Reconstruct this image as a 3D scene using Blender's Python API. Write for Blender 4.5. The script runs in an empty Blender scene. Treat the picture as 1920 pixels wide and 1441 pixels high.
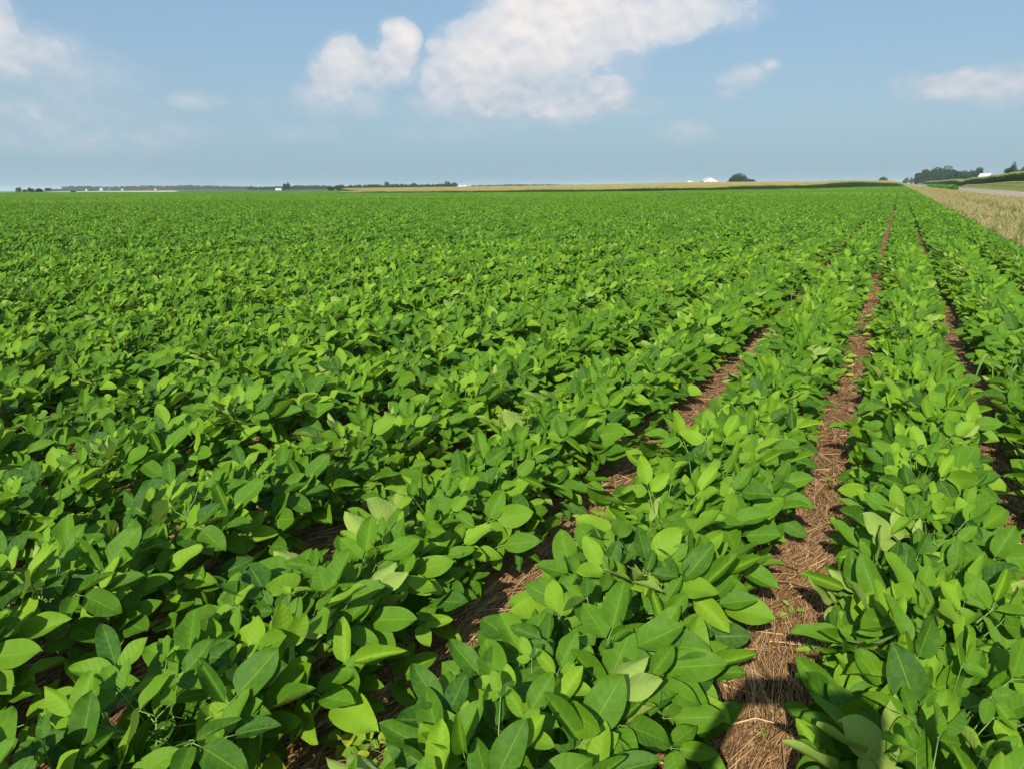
import bpy, bmesh, math
import numpy as np
from mathutils import Matrix, Vector

S = bpy.context.scene
COL = S.collection
R = math.radians

# ------------------------------------------------------------------ camera
W0, H0, F0 = 1920.0, 1441.0, 1450.0        # photograph size and focal length in its pixels
CAMH = 1.38
_n = lambda v: np.array(v, float) / np.linalg.norm(v)
rowdir = _n([1690 - 960, 720.5 - 345, -F0])            # the rows run along world +Y
hleft = _n([0 - 960, 720.5 - 358.7, -F0])
upc = _n(np.cross(rowdir, hleft))
xc = _n(np.cross(rowdir, upc))
RW = np.array([xc, rowdir, upc])                        # camera space -> world
cam_d = bpy.data.cameras.new("camera")
cam = bpy.data.objects.new("camera", cam_d); COL.objects.link(cam)
cam.matrix_world = Matrix([[*RW[0], 0], [*RW[1], 0], [*RW[2], CAMH], [0, 0, 0, 1]])
cam_d.sensor_width = 36; cam_d.lens = F0 / W0 * 36
cam_d.clip_start = 0.02; cam_d.clip_end = 30000
S.camera = cam

def pdir(px, py):
    return RW @ _n([px - W0 / 2, H0 / 2 - py, -F0])
def at(px, py, d):                                      # point at horizontal distance d in the direction of a photo pixel
    v = pdir(px, py); k = d / math.hypot(v[0], v[1])
    return np.array([v[0] * k, v[1] * k, CAMH + v[2] * k])
def project(P):
    q = (np.asarray(P, float) - np.array([0, 0, CAMH])) @ RW
    z = -q[..., 2]
    zz = np.where(np.abs(z) < 1e-6, 1e-6, z)
    return W0 / 2 + q[..., 0] / zz * F0, H0 / 2 - q[..., 1] / zz * F0, z

# ------------------------------------------------------------------ light, sky
SUN_EL, SUN_AZ = R(34), R(7)
sund = np.array([math.sin(SUN_AZ) * math.cos(SUN_EL), -math.cos(SUN_AZ) * math.cos(SUN_EL), math.sin(SUN_EL)])
ld = bpy.data.lights.new("sun", 'SUN'); ld.energy = 4.3; ld.angle = R(0.5); ld.color = (1.0, 0.95, 0.87)
lo = bpy.data.objects.new("sun", ld); COL.objects.link(lo)
lo.rotation_euler = Vector(sund).to_track_quat('Z', 'Y').to_euler(); lo.location = (20, -60, 60)

S.view_settings.view_transform = 'Standard'; S.view_settings.look = 'None'
S.view_settings.exposure = 0.50; S.view_settings.gamma = 1
S.cycles.use_adaptive_sampling = True; S.cycles.adaptive_threshold = 0.02
S.cycles.use_denoising = True
S.cycles.max_bounces = 7; S.cycles.diffuse_bounces = 3; S.cycles.transmission_bounces = 4
S.cycles.glossy_bounces = 2; S.cycles.volume_bounces = 1; S.cycles.transparent_max_bounces = 8
S.cycles.sample_clamp_indirect = 4

def azel(px, py):
    v = pdir(px, py); return math.atan2(v[0], v[1]), math.asin(v[2])

class NT:
    """small helper for building shader nodes"""
    def __init__(s, tree): s.t = tree; s.n = tree.nodes; s.l = tree.links
    def node(s, typ, **kw):
        n = s.n.new(typ)
        for k, v in kw.items():
            if k.startswith('_'): setattr(n, k[1:], v)
            else: s.put(n.inputs[int(k[1:]) if k[0] == 'i' and k[1:].isdigit() else k.replace('__', ' ')], v)
        return n
    def put(s, sock, v):
        if hasattr(v, 'is_output') or isinstance(v, bpy.types.NodeSocket): s.l.new(v, sock)
        else: sock.default_value = v
    def m(s, op, a, b=None, c=None, clamp=False):
        n = s.n.new('ShaderNodeMath'); n.operation = op; n.use_clamp = clamp
        for i, v in enumerate((a, b, c)):
            if v is not None: s.put(n.inputs[i], v)
        return n.outputs[0]
    def noise(s, vec, scale, detail=4, rough=0.55, dist=0.0, w=None):
        n = s.n.new('ShaderNodeTexNoise'); s.l.new(vec, n.inputs['Vector'])
        n.inputs['Scale'].default_value = scale; n.inputs['Detail'].default_value = detail
        n.inputs['Roughness'].default_value = rough; n.inputs['Distortion'].default_value = dist
        return n.outputs['Fac']
    def ramp(s, x, lo, hi, olo=0.0, ohi=1.0, smooth=True):
        n = s.n.new('ShaderNodeMapRange'); n.interpolation_type = 'SMOOTHSTEP' if smooth else 'LINEAR'
        s.put(n.inputs[0], x); s.put(n.inputs[1], lo); s.put(n.inputs[2], hi); s.put(n.inputs[3], olo); s.put(n.inputs[4], ohi)
        return n.outputs[0]
    def mix(s, f, a, b, blend='MIX'):
        n = s.n.new('ShaderNodeMix'); n.data_type = 'RGBA'; n.blend_type = blend
        s.put(n.inputs[0], f)
        s.put(n.inputs[6], a if isinstance(a, bpy.types.NodeSocket) else (*a, 1)[:4])
        s.put(n.inputs[7], b if isinstance(b, bpy.types.NodeSocket) else (*b, 1)[:4])
        return n.outputs[2]
    def xyz(s, v):
        n = s.n.new('ShaderNodeSeparateXYZ'); s.l.new(v, n.inputs[0]); return n.outputs
    def comb(s, x, y, z):
        n = s.n.new('ShaderNodeCombineXYZ')
        for i, v in enumerate((x, y, z)): s.put(n.inputs[i], v)
        return n.outputs[0]

# cloud lobes: photo x, y, half width, half height, strength, group of brightness
CLOUDS = [
    (1050, 20, 120, 52, 1.0), (985, 30, 62, 46, 1.0), (1000, 75, 105, 60, 1.0), (915, 118, 78, 66, 1.0), (868, 165, 66, 52, 1.0), (822, 165, 34, 40, .9),
    (990, 160, 150, 58, .74), (1090, 80, 80, 60, .74), (1085, 196, 85, 26, 1.0), (1135, 182, 46, 34, 1.0), (940, 200, 150, 24, .9), (1190, 205, 40, 14, .45),
    (1175, 48, 62, 42, .82), (1250, 32, 62, 34, .72), (1310, 16, 52, 30, .66), (1130, 70, 80, 50, .50), (1150, 120, 60, 50, .36), (1225, 196, 26, 12, .34), (1370, 22, 60, 24, .40),
    (752, 84, 27, 34, .95), (742, 118, 40, 34, .80), (650, 116, 46, 34, .92), (628, 150, 44, 40, .86), (700, 128, 55, 34, .74), (602, 188, 52, 30, .62), (680, 175, 50, 40, .50), (822, 84, 21, 19, .55),
    (-10, 50, 46, 66, .62), (30, 115, 130, 56, .60), (120, 150, 120, 56, .50), (60, 210, 220, 56, .55), (150, 255, 210, 30, .50), (365, 186, 46, 16, .60), (345, 248, 66, 18, .46),
    (570, 248, 60, 18, .36), (770, 243, 34, 14, .36), (862, 247, 44, 14, .48), (500, 190, 40, 20, .26), (250, 145, 60, 22, .24),
    (1395, 146, 40, 17, .60), (1442, 130, 20, 13, .58), (1365, 176, 22, 12, .46), (1285, 245, 48, 20, .52), (1215, 195, 24, 12, .40),
    (1785, 162, 66, 24, .95), (1810, 142, 42, 18, .85), (1880, 160, 74, 32, .85), (1705, 165, 34, 28, .58), (1850, 152, 54, 28, .85), (1930, 145, 44, 28, .66)]
wld = bpy.data.worlds.new("World"); S.world = wld; wld.use_nodes = True
T = NT(wld.node_tree); T.n.clear()
out = T.node('ShaderNodeOutputWorld')
sky = T.n.new('ShaderNodeTexSky'); sky.sky_type = 'NISHITA'; sky.sun_disc = False
sky.sun_elevation = SUN_EL; sky.sun_rotation = math.atan2(sund[0], sund[1])
sky.altitude = 200; sky.air_density = 1.0; sky.dust_density = 3.0; sky.ozone_density = 1.2
bg1 = T.node('ShaderNodeBackground', Strength=0.082)
tc = T.n.new('ShaderNodeTexCoord'); gen = tc.outputs['Generated']
gx, gy, gz = T.xyz(gen)
az = T.m('ARCTAN2', gx, gy); el = T.m('ARCSINE', gz)
p0 = T.comb(az, T.m('MULTIPLY', el, 1.2), 0.0)
def warp(vec, sc, amp, det):
    wn = T.n.new('ShaderNodeTexNoise'); T.l.new(vec, wn.inputs['Vector']); wn.inputs['Scale'].default_value = sc; wn.inputs['Detail'].default_value = det
    v1 = T.n.new('ShaderNodeVectorMath'); v1.operation = 'SUBTRACT'; T.l.new(wn.outputs['Color'], v1.inputs[0]); v1.inputs[1].default_value = (.5, .5, .5)
    v2 = T.n.new('ShaderNodeVectorMath'); v2.operation = 'MULTIPLY_ADD'; T.l.new(v1.outputs[0], v2.inputs[0]); v2.inputs[1].default_value = (amp, amp, 0); T.l.new(vec, v2.inputs[2])
    return v2.outputs[0]
pw = warp(p0, 20, .034, 4)
azw, elw, _ = T.xyz(pw); elw = T.m('MULTIPLY', elw, 1 / 1.2)
den = None
for cx, cy, rx, ry, st in CLOUDS:
    a, e = azel(cx, cy); k = 1 / F0 / (1 + ((cx - 960) / F0) ** 2) ** .8
    u = T.m('MULTIPLY', T.m('SUBTRACT', azw, a), 1 / (rx * k)); v = T.m('MULTIPLY', T.m('SUBTRACT', elw, e), 1 / (ry * k * 1.05))
    q = T.m('ADD', T.m('MULTIPLY', u, u), T.m('MULTIPLY', v, v))
    g = T.m('MULTIPLY', T.m('MAXIMUM', T.m('SUBTRACT', 1.0, T.m('MULTIPLY', q, .46)), 0.0), st)
    den = g if den is None else T.m('MAXIMUM', den, g)
def puff(vec, o=None):                                      # cauliflower billows: rounded cells at several sizes
    for sc, w in ((17, .42), (36, .30), (78, .18), (170, .10)):
        n = T.n.new('ShaderNodeTexVoronoi'); n.feature = 'SMOOTH_F1'; n.inputs['Smoothness'].default_value = .30
        T.l.new(vec, n.inputs['Vector']); n.inputs['Scale'].default_value = sc
        t = T.m('MULTIPLY', T.m('SUBTRACT', 1.0, n.outputs['Distance']), w); o = t if o is None else T.m('ADD', o, t)
    return o
pb = warp(p0, 30, .016, 3)
b1 = puff(pb)
sh = T.n.new('ShaderNodeVectorMath'); sh.operation = 'ADD'; T.l.new(pb, sh.inputs[0]); sh.inputs[1].default_value = (.0015, .0045, 0)
b2 = puff(sh.outputs[0])
wisp = T.noise(p0, 22, 6, .6)
dd = T.m('ADD', den, T.m('ADD', T.m('MULTIPLY', T.m('SUBTRACT', b1, .62), .75), T.m('MULTIPLY', T.m('SUBTRACT', wisp, .5), .45)))
be = azel(900, 224)[1]
soft = T.ramp(el, be - .01, be + .09, .56, .11)             # crisp tops, bases dissolving in the haze
mask = T.ramp(dd, .15, T.m('ADD', .20, soft))
mask = T.m('MULTIPLY', mask, T.ramp(den, .02, .30))
mask = T.m('MULTIPLY', mask, T.ramp(den, .1, .90, .40, .97))
def big(vec, o=None):
    for sc, w, sm in ((13, .5, .8), (30, .32, .6), (70, .18, .5)):
        n = T.n.new('ShaderNodeTexVoronoi'); n.feature = 'SMOOTH_F1'; n.inputs['Smoothness'].default_value = sm
        T.l.new(vec, n.inputs['Vector']); n.inputs['Scale'].default_value = sc
        t = T.m('MULTIPLY', n.outputs['Distance'], -w); o = t if o is None else T.m('ADD', o, t)
    return o
sh3 = T.n.new('ShaderNodeVectorMath'); sh3.operation = 'ADD'; T.l.new(pb, sh3.inputs[0]); sh3.inputs[1].default_value = (.004, .011, 0)
relief = T.m('ADD', T.m('MULTIPLY', T.m('SUBTRACT', big(pb), big(sh3.outputs[0])), 1.5), T.m('MULTIPLY', T.m('SUBTRACT', wisp, .5), .5))
veil = T.m('MULTIPLY', T.ramp(T.m('ADD', den, T.m('MULTIPLY', T.m('SUBTRACT', wisp, .5), .45)), .0, .60), .46)
mask = T.m('MAXIMUM', mask, veil)
relief = T.m('ADD', relief, T.ramp(el, be, be + .10, -.20, .12))
shade = T.m('ADD', T.m('ADD', T.ramp(el, .08, .24, .40, .70), relief), T.m('MULTIPLY', T.m('SUBTRACT', den, .7), .30), clamp=True)
ccol = T.mix(shade, (.50, .60, .70), (.97, .915, .89))
bg2 = T.node('ShaderNodeBackground', Strength=0.67); T.l.new(ccol, bg2.inputs['Color'])
# humid air takes the colour contrast out of the sky
air = T.mix(T.ramp(el, .0, .30), (3.15, 4.85, 6.0), (2.4, 4.1, 6.2))
skyc = T.mix(.72, sky.outputs[0], air)
T.l.new(skyc, bg1.inputs['Color'])
mx = T.n.new('ShaderNodeMixShader'); T.l.new(mask, mx.inputs[0]); T.l.new(bg1.outputs[0], mx.inputs[1]); T.l.new(bg2.outputs[0], mx.inputs[2])
T.l.new(mx.outputs[0], out.inputs['Surface'])
wld.cycles.sampling_method = 'MANUAL'; wld.cycles.sample_map_resolution = 512

# ------------------------------------------------------------------ helpers
def tag(o, label=None, cat=None, group=None, kind=None):
    if label: o['label'] = label
    if cat: o['category'] = cat
    if group: o['group'] = group
    if kind: o['kind'] = kind
    return o
def empty(name, loc, rz=0.0, sc=1.0):
    o = bpy.data.objects.new(name, None); COL.objects.link(o)
    o.location = [float(v) for v in loc]; o.rotation_euler = (0, 0, rz); o.scale = (sc, sc, sc) if np.isscalar(sc) else sc
    o.empty_display_size = .1
    return o

class Acc:
    """collects vertices, quads/triangles and a per-vertex leaf coordinate"""
    def __init__(s): s.v = []; s.q = []; s.t = []; s.a = []; s.mi = []; s.mt = []; s.n = 0
    def add(s, v, q=None, t=None, a=None, mi=0):
        v = np.asarray(v, float).reshape(-1, 3); s.v.append(v)
        s.a.append(np.zeros((len(v), 3)) if a is None else np.asarray(a, float).reshape(-1, 3))
        if q is not None and len(q): q = np.asarray(q).reshape(-1, 4); s.q.append(q + s.n); s.mi.append(np.full(len(q), mi))
        if t is not None and len(t): t = np.asarray(t).reshape(-1, 3); s.t.append(t + s.n); s.mt.append(np.full(len(t), mi))
        s.n += len(v)
    def merge(s, o, M=None, off=(0, 0, 0), mi=None):
        for v, a in zip(o.v, o.a): s.v.append((v @ M.T if M is not None else v) + np.asarray(off)); s.a.append(a)
        for q in o.q: s.q.append(q + s.n)
        for t in o.t: s.t.append(t + s.n)
        s.mi += [m if mi is None else np.full(len(m), mi) for m in o.mi]; s.mt += [m if mi is None else np.full(len(m), mi) for m in o.mt]
        s.n += o.n
    def mesh(s, name, mats, smooth=True):
        me = bpy.data.meshes.new(name)
        v = np.concatenate(s.v); q = np.concatenate(s.q) if s.q else np.zeros((0, 4), int); t = np.concatenate(s.t) if s.t else np.zeros((0, 3), int)
        me.vertices.add(len(v)); me.vertices.foreach_set('co', v.astype('f').ravel())
        me.loops.add(len(q) * 4 + len(t) * 3); me.polygons.add(len(q) + len(t))
        me.loops.foreach_set('vertex_index', np.concatenate([q.ravel(), t.ravel()]).astype('i'))
        me.polygons.foreach_set('loop_start', np.concatenate([np.arange(len(q)) * 4, len(q) * 4 + np.arange(len(t)) * 3]).astype('i'))
        mi = np.concatenate(s.mi + s.mt) if (s.mi or s.mt) else np.zeros(0)
        me.polygons.foreach_set('material_index', mi.astype('i'))
        me.polygons.foreach_set('use_smooth', np.full(len(q) + len(t), smooth))
        at_ = me.attributes.new('luv', 'FLOAT_VECTOR', 'POINT'); at_.data.foreach_set('vector', np.concatenate(s.a).astype('f').ravel())
        for m in (mats if isinstance(mats, (list, tuple)) else [mats]): me.materials.append(m)
        me.update(); me.validate()
        return me
def link(name, me, parent=None, loc=None):
    o = bpy.data.objects.new(name, me); COL.objects.link(o)
    if parent is not None: o.parent = parent
    if loc is not None: o.location = [float(x) for x in loc]
    return o
def rotz(a): c, s_ = math.cos(a), math.sin(a); return np.array([[c, -s_, 0], [s_, c, 0], [0, 0, 1.]])
def box(acc, c, s_, mi=0, rz=0.0):
    x, y, z = np.array(s_) / 2.0
    v = np.array([[i, j, k] for i in (-x, x) for j in (-y, y) for k in (-z, z)]) @ rotz(rz).T + np.array(c)
    acc.add(v, [[0, 1, 3, 2], [4, 6, 7, 5], [0, 4, 5, 1], [2, 3, 7, 6], [0, 2, 6, 4], [1, 5, 7, 3]], mi=mi)
def tubes(acc, P, rad, ns=4, mi=0, rnd=None):
    """many tubes at once: P (N, K, 3) centre lines, rad (K,) or (N, K)"""
    P = np.asarray(P, float); N, K, _ = P.shape
    rad = np.broadcast_to(np.asarray(rad, float), (N, K))
    d = np.gradient(P, axis=1); d /= np.linalg.norm(d, axis=2, keepdims=True) + 1e-9
    ref = np.where(np.abs(d[..., 2:3]) > .9, np.array([1., 0, 0]), np.array([0, 0, 1.]))
    a = np.cross(d, ref); a /= np.linalg.norm(a, axis=2, keepdims=True) + 1e-9; b = np.cross(d, a)
    th = np.arange(ns) / ns * 2 * math.pi
    V = P[:, :, None] + rad[:, :, None, None] * (a[:, :, None] * np.cos(th)[:, None] + b[:, :, None] * np.sin(th)[:, None])
    i, k, j = np.meshgrid(np.arange(N), np.arange(K - 1), np.arange(ns), indexing='ij')
    f = lambda kk, jj: i * K * ns + kk * ns + jj % ns
    q = np.stack([f(k, j), f(k, j + 1), f(k + 1, j + 1), f(k + 1, j)], -1).reshape(-1, 4)
    A = np.zeros((N, K, ns, 3)); A[..., 1] = (np.arange(K) / (K - 1))[None, :, None]
    A[..., 2] = (np.zeros(N) if rnd is None else np.asarray(rnd))[:, None, None]
    acc.add(V, q, a=A, mi=mi)
def leaves(acc, base, d, n, L, Wd, rnd, nu=4, nv=8, fold=.25, curl=.2, wave=.0, kind='ovate', mi=0, rng=None):
    """many leaf blades at once; luv = (across -1..1, along 0..1, random)"""
    base, d, n = (np.asarray(x, float) for x in (base, d, n)); N = len(base)
    L, Wd, rnd = (np.broadcast_to(np.asarray(x, float), (N,)) for x in (L, Wd, rnd))
    d = d / np.linalg.norm(d, axis=1, keepdims=True)
    n = n - (n * d).sum(1, keepdims=True) * d; n /= np.linalg.norm(n, axis=1, keepdims=True) + 1e-9
    sd = np.cross(d, n)
    t = np.linspace(0, 1, nv + 1); s = np.linspace(-1, 1, nu + 1)
    if kind == 'ovate':
        pr = (t ** .52) * ((1 - t) ** .74); pr /= pr.max(); pr = np.maximum(pr, .015)
    elif kind == 'blade': pr = np.minimum(1, (t + .15) ** .3) * (1 - t ** 3)
    else: pr = np.ones_like(t)
    fold = np.broadcast_to(np.asarray(fold, float), (N,)); curl = np.broadcast_to(np.asarray(curl, float), (N,))
    hw = Wd[:, None, None] * .5 * pr[None, :, None]
    T_, S_ = t[None, :, None], s[None, None, :]
    rg = rng or np.random.default_rng(1); ph = rg.uniform(0, 6.28, N)[:, None, None]; tw = rg.uniform(-1, 1, N)[:, None, None]
    x = S_ * hw * np.cos(fold * 1.1)[:, None, None]
    z = np.abs(S_) ** 1.3 * hw * np.sin(fold * 1.1)[:, None, None] - curl[:, None, None] * L[:, None, None] * T_ ** 2 \
        + wave * Wd[:, None, None] * np.sin(T_ * 9 + ph + 2.2 * np.sign(S_)) * S_ ** 2 + tw * wave * S_ * T_ * Wd[:, None, None] * 1.6
    y = T_ * L[:, None, None] + 0 * S_
    V = base[:, None, None] + d[:, None, None] * y[..., None] + sd[:, None, None] * x[..., None] + n[:, None, None] * z[..., None]
    i, k, j = np.meshgrid(np.arange(N), np.arange(nv), np.arange(nu), indexing='ij')
    f = lambda kk, jj: i * (nv + 1) * (nu + 1) + kk * (nu + 1) + jj
    q = np.stack([f(k, j), f(k, j + 1), f(k + 1, j + 1), f(k + 1, j)], -1).reshape(-1, 4)
    A = np.zeros((N, nv + 1, nu + 1, 3)); A[..., 0] = S_; A[..., 1] = T_; A[..., 2] = rnd[:, None, None]
    acc.add(V, q, a=A, mi=mi)
def fix_up(v): return v / (np.linalg.norm(v, axis=-1, keepdims=True) + 1e-9)

def instancer(name, protos, P, idx, rz, sc, mat_extra=None):
    """one object that scatters the source meshes over points (only for what nobody could count)"""
    c = bpy.data.collections.new(name + "_sources")
    for i, me in enumerate(protos):
        o = bpy.data.objects.new("%s_source_%02d" % (name, i), me); c.objects.link(o)
    N = len(P); me = bpy.data.meshes.new(name)
    me.vertices.add(N); me.vertices.foreach_set('co', np.asarray(P, 'f').ravel())
    a = me.attributes.new('vi', 'INT', 'POINT'); a.data.foreach_set('value', np.asarray(idx, 'i'))
    rot = np.zeros((N, 3), 'f'); rz = np.asarray(rz, 'f')
    if rz.ndim == 2: rot = rz
    else: rot[:, 2] = rz
    a = me.attributes.new('vr', 'FLOAT_VECTOR', 'POINT'); a.data.foreach_set('vector', np.ascontiguousarray(rot, 'f').ravel())
    a = me.attributes.new('vs', 'FLOAT_VECTOR', 'POINT'); a.data.foreach_set('vector', np.ascontiguousarray(np.broadcast_to(np.asarray(sc, 'f'), (N, 3))).ravel())
    o = link(name, me)
    g = bpy.data.node_groups.new(name, 'GeometryNodeTree')
    g.interface.new_socket('Geometry', in_out='INPUT', socket_type='NodeSocketGeometry')
    g.interface.new_socket('Geometry', in_out='OUTPUT', socket_type='NodeSocketGeometry')
    gi = g.nodes.new('NodeGroupInput'); go = g.nodes.new('NodeGroupOutput')
    ip = g.nodes.new('GeometryNodeInstanceOnPoints'); ci = g.nodes.new('GeometryNodeCollectionInfo')
    ci.inputs['Collection'].default_value = c; ci.inputs['Separate Children'].default_value = True; ci.inputs['Reset Children'].default_value = True
    def na(nm, ty):
        n = g.nodes.new('GeometryNodeInputNamedAttribute'); n.data_type = ty; n.inputs['Name'].default_value = nm
        return [s for s in n.outputs if s.enabled and s.name == 'Attribute'][0]
    g.links.new(gi.outputs[0], ip.inputs['Points']); g.links.new(ci.outputs[0], ip.inputs['Instance'])
    ip.inputs['Pick Instance'].default_value = True
    g.links.new(na('vi', 'INT'), ip.inputs['Instance Index'])
    er = g.nodes.new('FunctionNodeEulerToRotation'); g.links.new(na('vr', 'FLOAT_VECTOR'), er.inputs[0])
    g.links.new(er.outputs[0], ip.inputs['Rotation']); g.links.new(na('vs', 'FLOAT_VECTOR'), ip.inputs['Scale'])
    g.links.new(ip.outputs[0], go.inputs[0])
    md = o.modifiers.new('scatter', 'NODES'); md.node_group = g
    return o

# ------------------------------------------------------------------ materials
def new_mat(name):
    m = bpy.data.materials.new(name); m.use_nodes = True; t = NT(m.node_tree); t.n.clear()
    o = t.n.new('ShaderNodeOutputMaterial'); return m, t, o
def plain(name, col, rough=.7, var=.15, scale=2.0, spec=.3, bump=0.0):
    m, t, o = new_mat(name); tc = t.n.new('ShaderNodeTexCoord')
    nz = t.noise(tc.outputs['Object'], scale, 5)
    c = t.mix(t.ramp(nz, .3, .7), tuple(np.array(col) * (1 - var)), tuple(np.minimum(1, np.array(col) * (1 + var))))
    b = t.n.new('ShaderNodeBsdfPrincipled'); t.l.new(c, b.inputs['Base Color']); b.inputs['Roughness'].default_value = rough
    b.inputs['Specular IOR Level'].default_value = spec
    if bump:
        bp = t.n.new('ShaderNodeBump'); bp.inputs['Strength'].default_value = bump; t.l.new(nz, bp.inputs['Height']); t.l.new(bp.outputs[0], b.inputs['Normal'])
    t.l.new(b.outputs[0], o.inputs[0]); return m
def leaf_mat(name, dark, mid, light, under, veins=True, trans=.30, rough=.45, spec=.35, tipcol=None, huevar=1.0):
    m, t, o = new_mat(name)
    at_ = t.n.new('ShaderNodeAttribute'); at_.attribute_name = 'luv'
    u, v, r = t.xyz(at_.outputs['Vector'])
    oi = t.n.new('ShaderNodeObjectInfo'); geo = t.n.new('ShaderNodeNewGeometry')
    rr = t.m('FRACT', t.m('ADD', t.m('MULTIPLY', r, 1.0), t.m('MULTIPLY', oi.outputs['Random'], .35)))
    c = t.mix(t.ramp(rr, 0.0, .6, smooth=False), dark, mid)
    c = t.mix(t.ramp(rr, .62, 1.0), c, light)
    au = t.m('ABSOLUTE', u)
    bump = None
    if veins:
        # side veins leave the midrib at an angle
        vv = t.m('FRACT', t.m('MULTIPLY', t.m('SUBTRACT', v, t.m('MULTIPLY', t.m('POWER', au, 1.3), .17)), 6.5))
        tri = t.m('ABSOLUTE', t.m('SUBTRACT', vv, .5))
        side = t.ramp(tri, .0, .05, 1.0, .0)
        mid_ = t.ramp(au, .0, .07, 1.0, .0)
        vein = t.m('MAXIMUM', t.m('MULTIPLY', side, .45), t.m('MULTIPLY', mid_, 1.0))
        c = t.mix(t.m('MULTIPLY', vein, .62), c, light)
        tco = t.n.new('ShaderNodeTexCoord')
        mott = t.noise(tco.outputs['Object'], 70, 3)
        c = t.mix(t.ramp(mott, .35, .75, 0, .22), c, tuple(np.array(light) * .9))
        spot = t.noise(tco.outputs['Object'], 120, 1)
        c = t.mix(t.ramp(spot, .80, .83, 0, .8), c, (.03, .03, .01))
        h = t.m('ADD', t.m('MULTIPLY', t.m('SUBTRACT', 1.0, t.m('MAXIMUM', side, mid_)), .6), t.m('MULTIPLY', tri, 1.2))
        h = t.m('ADD', h, t.m('MULTIPLY', mott, .5))
        bp = t.n.new('ShaderNodeBump'); bp.inputs['Strength'].default_value = .6; bp.inputs['Distance'].default_value = .0011
        t.l.new(h, bp.inputs['Height']); bump = bp.outputs[0]
    if tipcol is not None:
        c = t.mix(t.ramp(v, .55, .85), c, tipcol)
    c = t.mix(geo.outputs['Backfacing'], c, under) if under is not None else c
    b = t.n.new('ShaderNodeBsdfPrincipled'); t.l.new(c, b.inputs['Base Color']); b.inputs['Roughness'].default_value = rough
    b.inputs['Specular IOR Level'].default_value = spec
    tr = t.n.new('ShaderNodeBsdfTranslucent'); t.l.new(t.mix(1.0, c, (1.0, 1.0, .35), 'MULTIPLY'), tr.inputs['Color'])
    if bump is not None: t.l.new(bump, b.inputs['Normal'])
    mx = t.n.new('ShaderNodeMixShader'); mx.inputs[0].default_value = trans
    t.l.new(b.outputs[0], mx.inputs[1]); t.l.new(tr.outputs[0], mx.inputs[2]); t.l.new(mx.outputs[0], o.inputs[0])
    return m

M_bean = leaf_mat("soybean_leaf", (.026, .092, .010), (.082, .198, .008), (.195, .345, .018), (.27, .38, .07), trans=.25, rough=.6, spec=.20)
M_beanfar = leaf_mat("soybean_leaf_plain", (.026, .092, .010), (.074, .185, .008), (.165, .30, .018), (.20, .31, .06), veins=False, trans=.25, rough=.6, spec=.20)
M_stem = plain("soybean_stem", (.16, .27, .06), .6, .25, 30)
M_straw = leaf_mat("rye_straw", (.20, .105, .045), (.45, .265, .115), (.68, .46, .235), None, veins=False, trans=.05, rough=.6, spec=.25)
M_grass = leaf_mat("verge_grass", (.07, .15, .020), (.16, .25, .035), (.32, .34, .08), None, veins=False, trans=.25, rough=.6, spec=.2)
M_drygrass = leaf_mat("dry_grass", (.25, .22, .08), (.38, .325, .14), (.52, .44, .235), None, veins=False, trans=.22, rough=.7, spec=.15)
M_greenweed = leaf_mat("weed_leaf", (.10, .22, .02), (.20, .38, .03), (.42, .50, .05), (.3, .42, .10), trans=.3)
M_cornleaf = leaf_mat("corn_leaf", (.040, .105, .016), (.070, .16, .022), (.12, .22, .036), None, veins=False, trans=.25, rough=.45)
M_tassel = leaf_mat("corn_tassel", (.29, .26, .085), (.42, .36, .125), (.54, .46, .20), None, veins=False, trans=.2, rough=.7, spec=.1)
M_tree = leaf_mat("tree_leaf", (.016, .040, .011), (.026, .060, .015), (.045, .092, .022), None, veins=False, trans=.2, rough=.8, spec=.05)
M_bark = plain("bark", (.13, .10, .075), .9, .3, 3)
M_white = plain("white_painted_wall", (.62, .62, .60), .6, .05, .6)
M_roofw = plain("pale_metal_roof", (.55, .57, .59), .5, .06, .5, .5)
M_roofd = plain("grey_shingle_roof", (.22, .22, .23), .8, .15, 1.0)
M_glass = plain("dark_window_glass", (.05, .06, .08), .15, .1, 1, .5)
M_steel = plain("galvanised_steel", (.5, .52, .54), .5, .08, .7, .6)
M_wood = plain("weathered_pole_wood", (.30, .26, .21), .85, .2, 4)

# ------------------------------------------------------------------ terrain
rng = np.random.default_rng(7)
CP = []
for r_ in (0, 15, 40, 80, 120, 160):
    for a_ in (np.arange(0, 360, 40) if r_ else [0]):
        CP.append((r_ * math.sin(R(a_)), r_ * math.cos(R(a_)), 0.0))
def cpx(px, py, d): CP.append(tuple(at(px, py, d)))
for a_ in range(60, 300, 30):
    for r_ in (400, 1200, 3000, 8000): CP.append((r_ * math.sin(R(a_)), r_ * math.cos(R(a_)), 0.0))
CORN_EDGE = [(637, 362.6, 400), (760, 361.8, 340), (900, 360.9, 300), (1100, 359.6, 262), (1300, 356.6, 258), (1500, 353.0, 300), (1692, 350.0, 372)]
for e in CORN_EDGE: v = at(*e); CP.append((v[0], v[1], v[2] - 1.35))
for px, py, d in ((0, 362.3, 520), (150, 362.2, 540), (320, 361.6, 560), (480, 361, 560), (0, 360.3, 1100), (200, 359.6, 1200), (400, 358.2, 1300), (560, 356.5, 1300)): cpx(px, py, d)
for px, zt in ((700, -1.8), (800, -1.6), (900, -1.1), (1000, -.1), (1100, .8), (1200, 1.65), (1300, 2.35), (1400, 2.1), (1500, 1.8), (1600, 1.5), (1665, .8)):
    v = at(px, 350, 800); CP.append((v[0], v[1], zt))
    v = at(px, 350, 2400); CP.append((v[0], v[1], .6))
for px in (-100, 0, 200, 400, 600): v = at(px, 350, 2400); CP.append((v[0], v[1], .2))
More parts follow.
